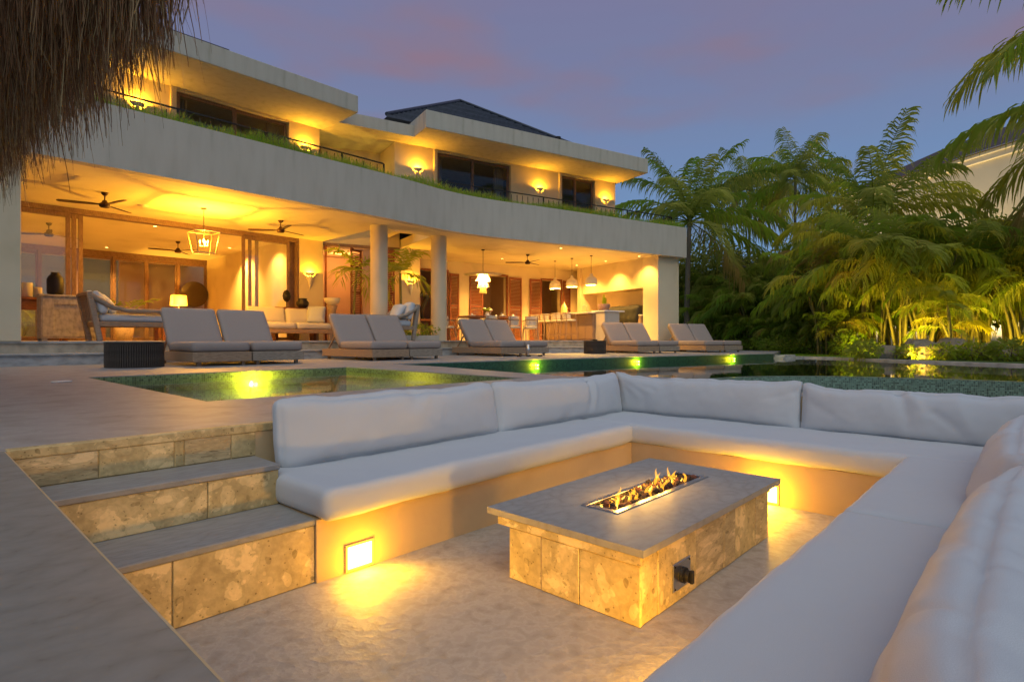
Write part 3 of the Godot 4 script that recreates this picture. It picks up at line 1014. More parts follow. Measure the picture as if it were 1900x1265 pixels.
# glazed sashes: a frame of four bars and a pane each
func sash(x0: float, x1: float, y0: float, y1: float, z: float, w: float, fm: Material, gm: Material, turned: bool, called := "sliding_panel") -> void:
	var st := S()
	bb(st, Vector3(x0, y0, z - 0.05), Vector3(x0 + w, y1, z), 0.006)
	bb(st, Vector3(x1 - w, y0, z - 0.05), Vector3(x1, y1, z), 0.006)
	bb(st, Vector3(x0 + w, y1 - w, z - 0.048), Vector3(x1 - w, y1, z - 0.002), 0.006)
	bb(st, Vector3(x0 + w, y0, z - 0.048), Vector3(x1 - w, y0 + w, z - 0.002), 0.006)
	var f := vp(called, st, fm, null, turned)
	st = S()
	var zz := z - 0.025
	quad(st, Vector3(x0 + w * 0.9, y0 + w * 0.9, zz), Vector3(x1 - w * 0.9, y0 + w * 0.9, zz), Vector3(x1 - w * 0.9, y1 - w * 0.9, zz), Vector3(x0 + w * 0.9, y1 - w * 0.9, zz), Vector3.BACK)
	put("pane", done(st), gm, f)

# a louvred leaf hinged at x, of the given width (negative: to the left), swung open by an angle
func shutter(at: Vector3, width: float, height: float, turn: float) -> void:
	var st := S()
	var w := absf(width)
	var sg := signf(width)
	for xx in [0.035, w - 0.035]:
		bx(st, Vector3(sg * xx, height / 2, 0), Vector3(0.07, height, 0.045), 0.005)
	for yy in [0.06, height * 0.52, height - 0.06]:
		bx(st, Vector3(sg * w / 2, yy, 0), Vector3(w - 0.14, 0.11, 0.04), 0.004)
	var o := put("shutter", done(st), M.shutter, villa, Transform3D(Basis(Vector3.UP, turn), at - VB))
	st = S()
	var y := 0.15
	while y < height - 0.15:
		if absf(y - height * 0.52) > 0.08:
			bx(st, Vector3.ZERO, Vector3(w - 0.145, 0.012, 0.052), 0.0, Transform3D(Basis(Vector3.RIGHT, 0.75), Vector3(sg * w / 2, y, 0)))
		y += 0.062
	tag(put("slats", done(st), M.shutter, o), "", "", "", "stuff")

func build_villa() -> void:
	villa = thing("villa", "two storey cream villa with a curved balcony front and a glowing open ground floor", "house", VB)
	var front := smooth_line(PLAN)
	var st := S(true)
	# balcony front, one smooth band
	var o1 := offset(front, 0.25)
	var n := front.size()
	st.set_smooth_group(0)
	for i in n - 1:
		var a: Vector2 = front[i]
		var b: Vector2 = front[i + 1]
		var c: Vector2 = o1[i]
		var d: Vector2 = o1[i + 1]
		var out := Vector3(b.y - a.y, 0, a.x - b.x) * -1.0
		st.set_smooth_group(1)
		quad(st, Vector3(a.x, SOF - 0.01, a.y), Vector3(b.x, SOF - 0.01, b.y), Vector3(b.x, PTOP, b.y), Vector3(a.x, PTOP, a.y), out)
		st.set_smooth_group(2)
		quad(st, Vector3(c.x, SOF - 0.01, c.y), Vector3(d.x, SOF - 0.01, d.y), Vector3(d.x, PTOP, d.y), Vector3(c.x, PTOP, c.y), -out)
		st.set_smooth_group(-1)
		quad(st, Vector3(a.x, PTOP, a.y), Vector3(b.x, PTOP, b.y), Vector3(d.x, PTOP, d.y), Vector3(c.x, PTOP, c.y), Vector3.UP)
		quad(st, Vector3(a.x, SOF - 0.01, a.y), Vector3(b.x, SOF - 0.01, b.y), Vector3(d.x, SOF - 0.01, d.y), Vector3(c.x, SOF - 0.01, c.y), Vector3.DOWN)
	# return at the right end
	var e0: Vector2 = front[n - 1]
	var bd := Vector2(sin(TH), -cos(TH))
	var rd := Vector2(cos(TH), sin(TH))
	prism(st, [e0, e0 + bd * 9.0, e0 + bd * 9.0 - rd * 0.25, e0 - rd * 0.25 + bd * 0.25, o1[n - 1]], SOF - 0.01, PTOP)
	vp("balcony_front", st, M.plaster)
	# porch ceiling / upper floor, with a light well cut into it
	var inner := offset(front, 0.245)
	var left := []
	var mid := []
	var right := []
	for p in inner:
		if p.x <= 9.82: left.append(p)
		elif p.x <= 11.7: mid.append(p)
		else: right.append(p)
	var l_end: Vector2 = left[-1]
	var m_end: Vector2 = mid[-1]
	var WR := func(s, t): var q := W(s, 0, t); return Vector2(q.x, q.z)
	left.append_array([Vector2(l_end.x, -14.3), Vector2(9.7, -17.8), Vector2(9.7, -26.2), Vector2(-10, -26.2)])
	mid.push_front(l_end)
	mid.append_array([WR.call(-2.05, 1.05), Vector2(l_end.x, -14.3)])
	right.push_front(m_end)
	var r_end: Vector2 = right[-1]
	right.append_array([WR.call(8.45, 9.2), WR.call(-2.05, 9.2), WR.call(-2.05, 1.05)])
	for poly in [left, mid, right]:
		st = S()
		prism(st, poly, SOF, 4.05)
		vp("porch_ceiling", st, M.ceiling)
	# planter behind the parapet
	st = S()
	wall_along(st, offset(front, 0.25), 0.34, 4.06, 4.90)
	vp("planter", st, M.soil)
	# ---- upper floor, left wing
	st = S()
	wall_with(st, -10, 8.93, 4.05, EAVE, -16.5, 0.25, [[4.92, 7.95, 4.1, 6.93]])
	bb(st, Vector3(8.68, 4.05, -22), Vector3(8.93, EAVE, -16.75))
	vp("upper_wall", st, M.wall)
	st = S()
	bb(st, Vector3(4.78, 4.05, -16.52), Vector3(4.915, 6.995, -16.44), 0.01)
	vp("jamb", st, M.wall)
	st = S()
	bb(st, Vector3(4.2, 4.06, -19.5), Vector3(8.6, EAVE, -19.4))
	bb(st, Vector3(4.2, 4.06, -19.4), Vector3(4.3, EAVE, -16.76))
	bb(st, Vector3(8.5, 4.06, -19.4), Vector3(8.6, EAVE, -16.76))
	vp("room_wall", st, M.dark_room)
	for c in [[4.95, 5.35], [7.5, 7.9]]:
		st = S(true)
		for k in 5: tube(st, [Vector3(c[0] + 0.08 * k, 4.1, -16.95), Vector3(c[0] + 0.08 * k, 6.9, -16.95)], [0.05], 8)
		vp("curtain", st, M.curtain)
	sash(4.94, 6.44, 4.12, 6.92, -16.56, 0.09, M.frame_wood, M.window, false, "window")
	sash(6.40, 7.93, 4.12, 6.92, -16.62, 0.09, M.frame_wood, M.window, false, "window")
	# ---- recess between the wings
	st = S()
	bb(st, Vector3(8.9, 4.05, -19.3), Vector3(13.2, EAVE, -19.1))
	vp("recess_wall", st, M.wall_pink)
	st = S()
	bar(st, Vector3(9.9, 4.55, -17.9), Vector3(11.55, 6.75, -18.6), 0.05, 0.05)
	bar(st, Vector3(9.9, 4.05, -17.9), Vector3(9.9, 4.56, -17.9), 0.05, 0.05)
	bar(st, Vector3(11.55, 4.05, -18.6), Vector3(11.55, 6.75, -18.6), 0.05, 0.05)
	vp("stair_rail", st, M.iron)
	# ---- upper floor, right wing (built in its own axes: x along the front, -z into the house)
	st = S()
	wall_with(st, -2.79, 6.8, 4.05, EAVE, -2.25, 0.25, [[-1.27, 1.71, 4.1, 6.93], [4.01, 5.72, 4.1, 6.93]])
	bb(st, Vector3(6.55, 4.05, -9.2), Vector3(6.8, EAVE, -2.5))
	bb(st, Vector3(-2.79, 4.05, -7.0), Vector3(-2.54, EAVE, -2.5))
	vp("upper_wall", st, M.wall, null, true)
	st = S()
	for j in [-1.40, 3.89]:
		st = S()
		bb(st, Vector3(j, 4.05, -2.28), Vector3(j + 0.125, 6.995, -2.19), 0.01)
		vp("jamb", st, M.wall, null, true)
	st = S()
	bb(st, Vector3(-2.5, 4.06, -5.5), Vector3(6.5, EAVE, -5.4))
	bb(st, Vector3(2.7, 4.06, -5.4), Vector3(2.8, EAVE, -2.51))
	vp("room_wall", st, M.dark_room, null, true)
	for c in [-1.25, 1.3, 4.05]:
		st = S(true)
		for k in 5: tube(st, [Vector3(c + 0.08 * k, 4.1, -2.75), Vector3(c + 0.08 * k, 6.9, -2.75)], [0.05], 8)
		vp("curtain", st, M.curtain, null, true)
	for w in [[-1.25, 0.19, -2.31], [0.09, 1.69, -2.37], [4.03, 4.79, -2.31], [4.68, 5.70, -2.37]]:
		sash(w[0], w[1], 4.12, 6.92, w[2], 0.09, M.frame_wood, M.window, true, "window")
	# ---- roof slabs with deep white fasciae
	st = S()
	bb(st, Vector3(-10, EAVE, -24), Vector3(9.05, 7.48, -14.5), 0.01)
	vp("roof_slab", st, M.plaster)
	st = S()
	bb(st, Vector3(-2.41, EAVE, -9.4), Vector3(6.95, 7.55, -0.5), 0.01)
	vp("roof_slab", st, M.plaster, null, true)
	st = S()
	prism(st, [Vector2(9.052, -15.57), WR.call(-2.412, 1.5), WR.call(-2.412, 9.3), Vector2(9.052, -24)], EAVE + 0.002, 7.37)
	vp("roof_slab", st, M.plaster)
	# dark roof edge on the left slab
	st = S()
	bb(st, Vector3(-10, 7.48, -22), Vector3(5.6, 7.63, -14.75), 0.02)
	vp("roof_edge", st, M.roof)
	# hip roof of the right wing: courses of slate one above the other
	st = S()
	bb(st, Vector3(-2.65, 7.38, -9.0), Vector3(7.15, 7.86, -2.75))
	vp("roof_wall", st, M.plaster, null, true)
	var rows := 20
	for i in rows:
		var u0 := float(i) / rows
		var u1 := float(i + 1) / rows
		var y0 := lerpf(7.85, 11.3, u0)
		var y1 := lerpf(7.85, 11.3, u1)
		var xl0 := lerpf(-3.0, 2.25, u0)
		var xr0 := lerpf(7.5, 2.25, u0)
		var z0 := lerpf(-2.4, -7.65, u0)
		var z1 := lerpf(-2.4, -7.65, u1)
		var xl1 := lerpf(-3.0, 2.25, u1)
		var xr1 := lerpf(7.5, 2.25, u1)
		st = S()
		var lift := 0.075
		var a := Vector3(xl0, y0 + lift, z0)
		var b := Vector3(xr0, y0 + lift, z0)
		var c := Vector3(xr1, y1 + 0.01, z1)
		var d := Vector3(xl1, y1 + 0.01, z1)
		quad(st, a, b, c, d, Vector3(0, 1, 0.7))
		quad(st, a, b, Vector3(xr0, y0 - 0.02, z0 + 0.01), Vector3(xl0, y0 - 0.02, z0 + 0.01), Vector3(0, 0, 1))
		tri(st, a, d, Vector3(xl0, y0 - 0.02, z0 + 0.01), Vector3(-1, 0, 0))
		tri(st, b, c, Vector3(xr0, y0 - 0.02, z0 + 0.01), Vector3(1, 0, 0))
		vp("roof_course", st, M.roof if i % 3 else M.roof_b, null, true)
	st = S()
	for sg in [0, 1]:
		var xc := -3.0 if sg == 0 else 7.5
		quad(st, Vector3(xc, 7.85, -2.4), Vector3(2.25, 11.3, -7.65), Vector3(2.25, 11.3, -12), Vector3(xc, 7.85, -12), Vector3(-1 if sg == 0 else 1, 1, 0))
	quad(st, Vector3(-3, 7.84, -2.4), Vector3(7.5, 7.84, -2.4), Vector3(7.5, 7.84, -12), Vector3(-3, 7.84, -12), Vector3.DOWN)
	vp("roof_side", st, M.roof, null, true)
	for sg in [-1, 1]:
		st = S(true)
		tube(st, [Vector3(-3.0 if sg < 0 else 7.5, 7.93, -2.42), Vector3(2.25, 11.38, -7.65)], [0.07], 8)
		vp("hip_tile", st, M.roof, null, true)
	st = S(true)
	tube(st, [Vector3(3.6, 7.5, -1.9), Vector3(3.6, 8.15, -1.9)], [0.07], 8)
	tube(st, [Vector3(3.6, 8.15, -1.9), Vector3(3.6, 8.22, -1.9)], [0.12], 8)
	vp("vent_pipe", st, M.iron, null, true)
	# ---- ground floor, left
	st = S()
	bb(st, Vector3(-0.6, TER, -14.2), Vector3(1.492, SOF + 0.02, -13.35), 0.012)
	vp("pier", st, M.column)
	st = S()
	bb(st, Vector3(-10, TER, -18.1), Vector3(1.25, SOF, -17.75))
	vp("porch_wall", st, M.wall)
	st = S()
	bb(st, Vector3(8.90, TER, -18.0), Vector3(9.735, SOF + 0.02, -17.75), 0.01)
	bb(st, Vector3(9.5, TER, -21.0), Vector3(9.735, SOF, -18.0))
	vp("porch_wall", st, M.wall)
	st = S()
	bb(st, Vector3(1.25, SOF - 0.13, -18.05), Vector3(8.9, SOF + 0.02, -17.77), 0.008)
	bb(st, Vector3(8.83, TER, -18.04), Vector3(8.9, SOF - 0.13, -17.78), 0.008)
	bb(st, Vector3(1.25, TER, -18.04), Vector3(1.33, SOF - 0.13, -17.78), 0.008)
	vp("door_frame", st, M.frame_wood)
	for k in [[1.40, 2.93, -17.80], [1.52, 3.06, -17.87], [1.66, 3.21, -17.94], [7.10, 8.60, -17.80], [7.32, 8.72, -17.87], [7.56, 8.84, -17.94]]:
		sash(k[0], k[1], TER + 0.01, SOF - 0.13, k[2], 0.095, M.frame_wood, M.glass, false)
	# living room behind
	st = S()
	bb(st, Vector3(8.75, TER, -25.9), Vector3(8.95, SOF, -18.06))
	vp("living_room_wall", st, M.wall)
	st = S()
	bb(st, Vector3(0.9, TER, -25.9), Vector3(1.1, SOF, -18.1))
	vp("living_room_wall", st, M.wall)
	st = S()
	bb(st, Vector3(1.1, SOF - 0.18, -25.7), Vector3(8.75, SOF, -25.5))
	vp("door_frame", st, M.frame_wood)
	for k in 7:
		var x0 := 1.12 + k * 1.085
		sash(x0, x0 + 1.14, TER + 0.01, SOF - 0.18, -25.52 - 0.06 * (k % 2), 0.11, M.frame_wood, M.glass, false)
	st = S()
	bb(st, Vector3(-6, 0.2, -31.2), Vector3(6.9, 4.4, -31.0))
	vp("garden_wall", st, M.garden_wall)
	st = S()
	bb(st, Vector3(1.0, SOF, -28.4), Vector3(8.9, 4.05, -26.2))
	vp("passage_ceiling", st, M.wall_pink)
	st = S()
	bb(st, Vector3(6.3, TER, -28.6), Vector3(14.0, 4.0, -28.4))
	vp("garden_wall", st, M.wall_pink)
	# ---- light well between the wings
	var A := Vector3(9.735, 0, -17.86)
	var B := W(-2.1, 0, 3.66)
	var dir := (B - A).normalized()
	var wxf := Transform3D(Basis(dir, Vector3.UP, dir.cross(Vector3.UP)), A)
	var L := A.distance_to(B)
	st = S()
	bx(st, Vector3(L / 2, (SOF + EAVE) / 2 - 0.02, -0.1), Vector3(L, EAVE - SOF + 0.04, 0.2), 0.0, wxf)
	vp("well_wall", st, M.wall)
	st = S()
	bx(st, Vector3(L / 2, 2.1, -2.4), Vector3(L + 3, 3.4, 0.15), 0.0, wxf)
	vp("hall_wall", st, M.wall_pink)
	st = S()
	bx(st, Vector3(L / 2, SOF - 0.1, -1.2), Vector3(L + 0.4, 0.15, 2.4), 0.0, wxf)
	vp("hall_ceiling", st, M.wall_pink)
	st = S()
	bx(st, Vector3(L / 2, SOF - 0.06, -0.02), Vector3(L, 0.1, 0.12), 0.006, wxf)
	vp("door_frame", st, M.frame_wood)
	shutter(wxf * Vector3(0.14, TER, 0.08), 0.62, SOF - TER - 0.12, 1.12)
	shutter(wxf * Vector3(0.95, TER, 0.06), 0.52, SOF - TER - 0.12, 0.25)
	shutter(wxf * Vector3(L - 0.2, TER, 0.1), -0.62, SOF - TER - 0.12, -0.6)
	st = S()
	bx(st, Vector3(L * 0.66, 2.05, -0.1), Vector3(0.75, 3.25, 0.14), 0.01, wxf)
	vp("hall_pier", st, M.wall_pink)
	# ---- ground floor, right wing
	st = S()
	wall_with(st, -2.1, -1.36, TER, SOF, -3.58, 0.25, [])
	bb(st, Vector3(-1.6, TER, -5.9), Vector3(-1.36, SOF, -3.83))
	wall_with(st, -1.36, 8.3, TER, SOF, -5.9, 0.25, [[-1.2, 0.79, TER, 3.3], [2.5, 3.69, TER, 3.26], [5.57, 6.65, TER, 3.22]])
	vp("dining_wall", st, M.wall, null, true)
	st = S()
	for d in [[-1.2, 0.79, 3.3], [2.5, 3.69, 3.26], [5.57, 6.65, 3.22]]:
		st = S()
		bb(st, Vector3(d[0] - 0.07, TER, -5.99), Vector3(d[0], d[2] + 0.07, -5.86), 0.006)
		bb(st, Vector3(d[1], TER, -5.99), Vector3(d[1] + 0.07, d[2] + 0.07, -5.86), 0.006)
		bb(st, Vector3(d[0], d[2], -5.99), Vector3(d[1], d[2] + 0.07, -5.86), 0.006)
		vp("door_frame", st, M.shutter, null, true)
	st = S()
	bb(st, Vector3(-1.4, TER, -9.1), Vector3(8.3, SOF, -9.0))
	for x in [1.6, 4.6]: bb(st, Vector3(x, TER, -9.0), Vector3(x + 0.1, SOF, -6.16))
	vp("inner_wall", st, M.wall_pink, null, true)
	for q in [[0.86, 0.46, 0.1], [2.44, -0.62, -0.12], [3.76, 0.70, 0.1], [5.5, -0.62, -0.1], [6.72, 0.5, 0.2]]:
		shutter(W(q[0], TER, 5.78), q[1], 2.8, -TH + q[2])
	# end wall with a deep niche for the grill
	st = S()
	bb(st, Vector3(7.25, TER, -1.1), Vector3(8.3, SOF + 0.02, -0.25), 0.012)
	vp("pier", st, M.column, null, true)
	st = S()
	bb(st, Vector3(7.25, 2.56, -5.0), Vector3(8.3, SOF + 0.01, -1.1))
	bb(st, Vector3(8.1, TER, -5.0), Vector3(8.3, 2.56, -1.1))
	bb(st, Vector3(7.1, TER, -5.2), Vector3(8.3, SOF + 0.015, -5.0))
	bb(st, Vector3(8.3, TER, -9.2), Vector3(8.45, SOF, -0.3))
	vp("grill_niche", st, M.wall, null, true)
	# ---- columns
	for c in [[9.478, -14.09], [11.773, -14.17]]:
		st = S(true)
		lathe(st, [Vector2(0.255, TER), Vector2(0.25, 1.4), Vector2(0.246, SOF + 0.02)], 28, Vector3(c[0], 0, c[1]))
		vp("column", st, M.column)
	# ---- railings
	railing([Vector3(-9.5, 0, -13.45), Vector3(9.2, 0, -13.45)], "long black metal railing above the planting on the left balcony", 5.36)
	var ra := W(-1.75, 0, 1.25)
	var rb := W(-1.9, 0, 0.55)
	railing([ra, rb, W(8.3, 0, 0.55), W(8.3, 0, 4.0)], "black metal railing of the right balcony, with a short return at its left end", 5.44)
	# ---- planting along the balcony
	var gm := SurfaceTool.new()
	gm.begin(Mesh.PRIMITIVE_TRIANGLES)
	gm.set_smooth_group(-1)
	rng.seed = 77
	var mid_line := smooth_line(PLAN, 0.1)
	for i in mid_line.size() - 1:
		var a: Vector2 = mid_line[i]
		var b: Vector2 = mid_line[i + 1]
		var t := (b - a).normalized()
		var nrm := Vector2(t.y, -t.x)
		var len := a.distance_to(b)
		var clump := 0.75 + 0.35 * sin(a.x * 1.9) * sin(a.x * 0.7 + 1.0)
		for k in int(len * 520):
			var p := a.lerp(b, rng.randf()) + nrm * rng.randf_range(0.03, 0.5)
			var hgt := rng.randf_range(0.14, 0.36) * clump
			var az := rng.randf() * TAU
			var bend := Vector3(cos(az), 0, sin(az)) * hgt * rng.randf_range(0.2, 0.8)
			var base := Vector3(p.x, 4.925, p.y)
			var side := Vector3(-sin(az), 0, cos(az)) * rng.randf_range(0.006, 0.012)
			var m1 := base + bend * 0.35 + Vector3.UP * hgt * 0.6
			gm.add_vertex(base - side); gm.add_vertex(base + side); gm.add_vertex(m1)
			gm.add_vertex(m1 - side * 0.8); gm.add_vertex(m1 + side * 0.8); gm.add_vertex(base + bend + Vector3.UP * hgt)
	var g := part("balcony_grass", gm, M.grass, self)
	tag(g, "fringe of green grassy plants along the top of the balcony front", "plants", "", "stuff")

func railing(line: Array, label: String, top: float) -> void:
	var o: Vector3 = line[0]
	o.y = 4.7
	var t := thing("railing", label, "railing", o)
	var post := box_mesh(Vector3(0.04, top - 4.72, 0.04), 0.004, Vector3(0, (top - 4.72) / 2, 0))
	var bal := box_mesh(Vector3(0.016, top - 4.78, 0.016), 0.0, Vector3(0, (top - 4.78) / 2, 0))
	for i in line.size() - 1:
		var a: Vector3 = line[i]
		var b: Vector3 = line[i + 1]
		var L := a.distance_to(b)
		var st := S()
		var da := Vector3(a.x, top - 0.015, a.z) - o
		var db := Vector3(b.x, top - 0.015, b.z) - o
		bar(st, da, db, 0.045, 0.03, 0.004)
		part("top_rail", st, M.iron, t)
		st = S()
		bar(st, da - Vector3(0, top - 4.9, 0), db - Vector3(0, top - 4.9, 0), 0.03, 0.02)
		part("bottom_rail", st, M.iron, t)
		var n := int(round(L / 0.215))
		for k in n + 1:
			var p := a.lerp(b, float(k) / n)
			p.y = 4.7
			var is_post := k % 9 == 0 or k == n
			put("post" if is_post else "baluster", post if is_post else bal, M.iron, t, Transform3D(Basis(Vector3.UP, -atan2(b.z - a.z, b.x - a.x)), p - o))

# ---------------------------------------------------------------- lamps of the house
func warm(k := 0.47, b := 0.04) -> Color:
	return lin(1, k, b)

func sconce(at: Vector3, turn: float, label: String, group: String, e: float) -> void:
	# a shallow half bowl with a pointed tail against the wall, open at the top; local +z is away from the wall
	var t := thing("wall_lamp", label, "wall lamp", at, turn, group)
	var st := S(true)
	st.set_smooth_group(0)
	var prof := [Vector2(0.16, 0.0), Vector2(0.155, -0.05), Vector2(0.10, -0.085), Vector2(0.06, -0.09)]
	for i in prof.size() - 1:
		for k in 10:
			var a := PI * k / 10
			var b := PI * (k + 1) / 10
			var da := Vector3(cos(a), 0, sin(a) * 0.85)
			var db := Vector3(cos(b), 0, sin(b) * 0.85)
			var p: Vector2 = prof[i]
			var q: Vector2 = prof[i + 1]
			quad(st, da * p.x + Vector3(0, p.y, 0.01), db * p.x + Vector3(0, p.y, 0.01), db * q.x + Vector3(0, q.y, 0.01), da * q.x + Vector3(0, q.y, 0.01), da + db + Vector3(0, -0.3, 0))
	part("bowl", st, M.shell, t)
	if group.contains("porch"):
		st = S(true)
		tube(st, [Vector3(0, -0.10, 0.055), Vector3(0, -0.13, 0.055)], [0.05, 0.05], 12)
		part("collar", st, M.brass, t)
		st = S(false)
		for k in 6:
			var a := PI * k / 6
			var b := PI * (k + 1) / 6
			tri(st, Vector3(cos(a) * 0.12, -0.14, 0.01 + sin(a) * 0.1), Vector3(cos(b) * 0.12, -0.14, 0.01 + sin(b) * 0.1), Vector3(0, -0.56, 0.012), Vector3(cos(a), -0.2, sin(a)))
			tri(st, Vector3(cos(a) * 0.12, -0.14, 0.01 + sin(a) * 0.1), Vector3(cos(b) * 0.12, -0.14, 0.01 + sin(b) * 0.1), Vector3(0, -0.14, 0.01), Vector3.UP)
		part("tail", st, M.shell, t)
	else:
		st = S(true)
		tube(st, [Vector3(0, -0.09, 0.05), Vector3(0, -0.2, 0.02)], [0.05, 0.025], 10)
		part("tail", st, M.shell, t)
	st = S(true)
	lathe(st, [Vector2(0, 0.035), Vector2(0.03, 0.02), Vector2(0.036, -0.01), Vector2(0.02, -0.04)], 10, Vector3(0, -0.02, 0.075))
	part("bulb", st, M.bulb, t)
	omni("wall_lamp_light", at + Basis(Vector3.UP, turn) * Vector3(0, -0.02, 0.075), e, warm(0.46, 0.02), 0.03)

func downlight(p: Vector3, label: String, e: float, to := Vector3.ZERO, angle := 62.0) -> void:
	var t := thing("ceiling_spotlight", label, "ceiling light", p, 0.0, "round recessed spotlights in the ceilings")
	var st := S(true)
	lathe(st, [Vector2(0.05, 0.003), Vector2(0.052, -0.006), Vector2(0.072, -0.004), Vector2(0.076, 0.004)], 16)
	part("trim", st, M.shell, t)
	st = S(true)
	lathe(st, [Vector2(0.0, -0.002), Vector2(0.05, -0.001)], 12)
	part("lens", st, M.spot, t)
	spot("ceiling_spotlight_light", p + Vector3(0, -0.03, 0), p + Vector3(0, -2, 0) + to, e, warm(0.5, 0.10), angle, 0.04, 0.8)

func fan(at: Vector3, drop: float, turn: float, label: String) -> void:
	var t := thing("ceiling_fan", label, "ceiling fan", at, turn, "dark three bladed ceiling fans")
	var st := S(true)
	lathe(st, [Vector2(0.0, 0.0), Vector2(0.075, 0.0), Vector2(0.06, -0.04), Vector2(0.03, -0.07), Vector2(0.0, -0.07)], 14)
	part("canopy", st, M.fan, t)
	st = S(true)
	tube(st, [Vector3(0, -0.05, 0), Vector3(0, -drop + 0.06, 0)], [0.014], 8)
	part("rod", st, M.fan, t)
	st = S(true)
	lathe(st, [Vector2(0.0, 0.09), Vector2(0.04, 0.085), Vector2(0.065, 0.03), Vector2(0.105, 0.01), Vector2(0.105, -0.05), Vector2(0.08, -0.075), Vector2(0, -0.085)], 16, Vector3(0, -drop, 0))
	part("motor", st, M.fan, t)
	for k in 3:
		st = S()
		var xf := Transform3D(Basis(Vector3.UP, TAU * k / 3), Vector3(0, -drop - 0.01, 0)) * Transform3D(Basis(Vector3.RIGHT, 0.16), Vector3.ZERO)
		st.set_smooth_group(-1)
		var us := [0.1, 0.2, 0.55, 0.82, 0.86]
		var ws := [0.03, 0.055, 0.07, 0.06, 0.02]
		for i in 4:
			for sy in [-0.006, 0.006]:
				quad(st, xf * Vector3(us[i], sy, -ws[i]), xf * Vector3(us[i + 1], sy, -ws[i + 1]), xf * Vector3(us[i + 1], sy, ws[i + 1]), xf * Vector3(us[i], sy, ws[i]), xf.basis * Vector3(0, sy, 0))
			for sz in [-1, 1]:
				quad(st, xf * Vector3(us[i], -0.006, ws[i] * sz), xf * Vector3(us[i + 1], -0.006, ws[i + 1] * sz), xf * Vector3(us[i + 1], 0.006, ws[i + 1] * sz), xf * Vector3(us[i], 0.006, ws[i] * sz), xf.basis * Vector3(0, 0, sz))
		part("blade", st, M.fan, t)

func pendant(at: Vector3, label: String, e: float) -> void:
	var t := thing("pendant_lamp", label, "pendant lamp", at, 0.0, "three bell shaped pendant lamps over the bar")
	var st := S(true)
	lathe(st, [Vector2(0, 0), Vector2(0.055, 0), Vector2(0.055, -0.03), Vector2(0, -0.03)], 12)
	part("ceiling_rose", st, M.fan, t)
	st = S(true)
	tube(st, [Vector3(0, -0.03, 0), Vector3(0, -0.72, 0)], [0.008], 6)
	part("cord", st, M.fan, t)
	st = S(true)
	var y := -1.16
	lathe(st, [Vector2(0.0, y + 0.46), Vector2(0.06, y + 0.455), Vector2(0.065, y + 0.36), Vector2(0.10, y + 0.34), Vector2(0.2, y + 0.28), Vector2(0.235, y + 0.18), Vector2(0.24, y), Vector2(0.225, y), Vector2(0.22, y + 0.17), Vector2(0.18, y + 0.26), Vector2(0.09, y + 0.32)], 24)
	part("shade", st, M.shell, t)
	st = S(true)
	lathe(st, [Vector2(0, 0.09), Vector2(0.05, 0.05), Vector2(0.055, 0), Vector2(0, -0.055)], 12, Vector3(0, y + 0.1, 0))
	part("bulb", st, M.bulb, t)
	omni("pendant_lamp_light", at + Vector3(0, y + 0.09, 0), e, warm(0.6, 0.13), 0.05)

func lantern(at: Vector3) -> void:
	var t := thing("hanging_lantern", "square tapered open frame lantern with candle bulbs hanging from a chain", "lantern", at)
	var st := S(true)
	lathe(st, [Vector2(0, 0), Vector2(0.07, 0), Vector2(0.06, -0.03), Vector2(0, -0.035)], 12)
	part("ceiling_rose", st, M.iron, t)
	st = S(true)
	for k in 14:       # links
		var y := -0.05 - k * 0.038
		var pts := []
		for i in 9:
			var a := TAU * i / 8
			var q := Vector3(cos(a) * 0.012, sin(a) * 0.024, 0)
			pts.append((Basis(Vector3.UP, PI / 2 * (k % 2)) * q) + Vector3(0, y, 0))
		tube(st, pts, [0.004], 5, false)
	part("chain", st, M.iron, t)
	st = S()
	var yt := -0.60
	var yb := -1.13
	var a := 0.285
	var b := 0.20
	var cs := [[-1, -1], [1, -1], [1, 1], [-1, 1]]
	for i in 4:
		var p: Array = cs[i]
		var q: Array = cs[(i + 1) % 4]
		bar(st, Vector3(p[0] * a, yt, p[1] * a), Vector3(q[0] * a, yt, q[1] * a), 0.014, 0.014)
		bar(st, Vector3(p[0] * b, yb, p[1] * b), Vector3(q[0] * b, yb, q[1] * b), 0.014, 0.014)
		bar(st, Vector3(p[0] * a, yt, p[1] * a), Vector3(p[0] * b, yb, p[1] * b), 0.013, 0.013)
		bar(st, Vector3(p[0] * a, yt, p[1] * a), Vector3(0, yt + 0.0, 0), 0.007, 0.007)
	part("frame", st, M.brass, t)
	st = S(true)
	tube(st, [Vector3(0, -0.57, 0), Vector3(0, -0.95, 0)], [0.006], 6)
	part("stem", st, M.brass, t)
	for k in 4:
		var d := Vector3(cos(TAU * k / 4 + 0.5), 0, sin(TAU * k / 4 + 0.5)) * 0.09
		st = S(true)
		tube(st, [Vector3(0, -0.95, 0), d + Vector3(0, -0.95, 0), d + Vector3(0, -0.87, 0)], [0.008, 0.012, 0.014], 6)
		part("candle", st, M.shell, t)
		st = S(true)
		lathe(st, [Vector2(0, 0.05), Vector2(0.014, 0.02), Vector2(0.02, -0.01), Vector2(0.008, -0.03)], 8, d + Vector3(0, -0.84, 0))
		part("bulb", st, M.bulb, t)
	omni("hanging_lantern_light", at + Vector3(0.025, -0.80, 0.02), 17.0, warm(0.45, 0.03), 0.03)

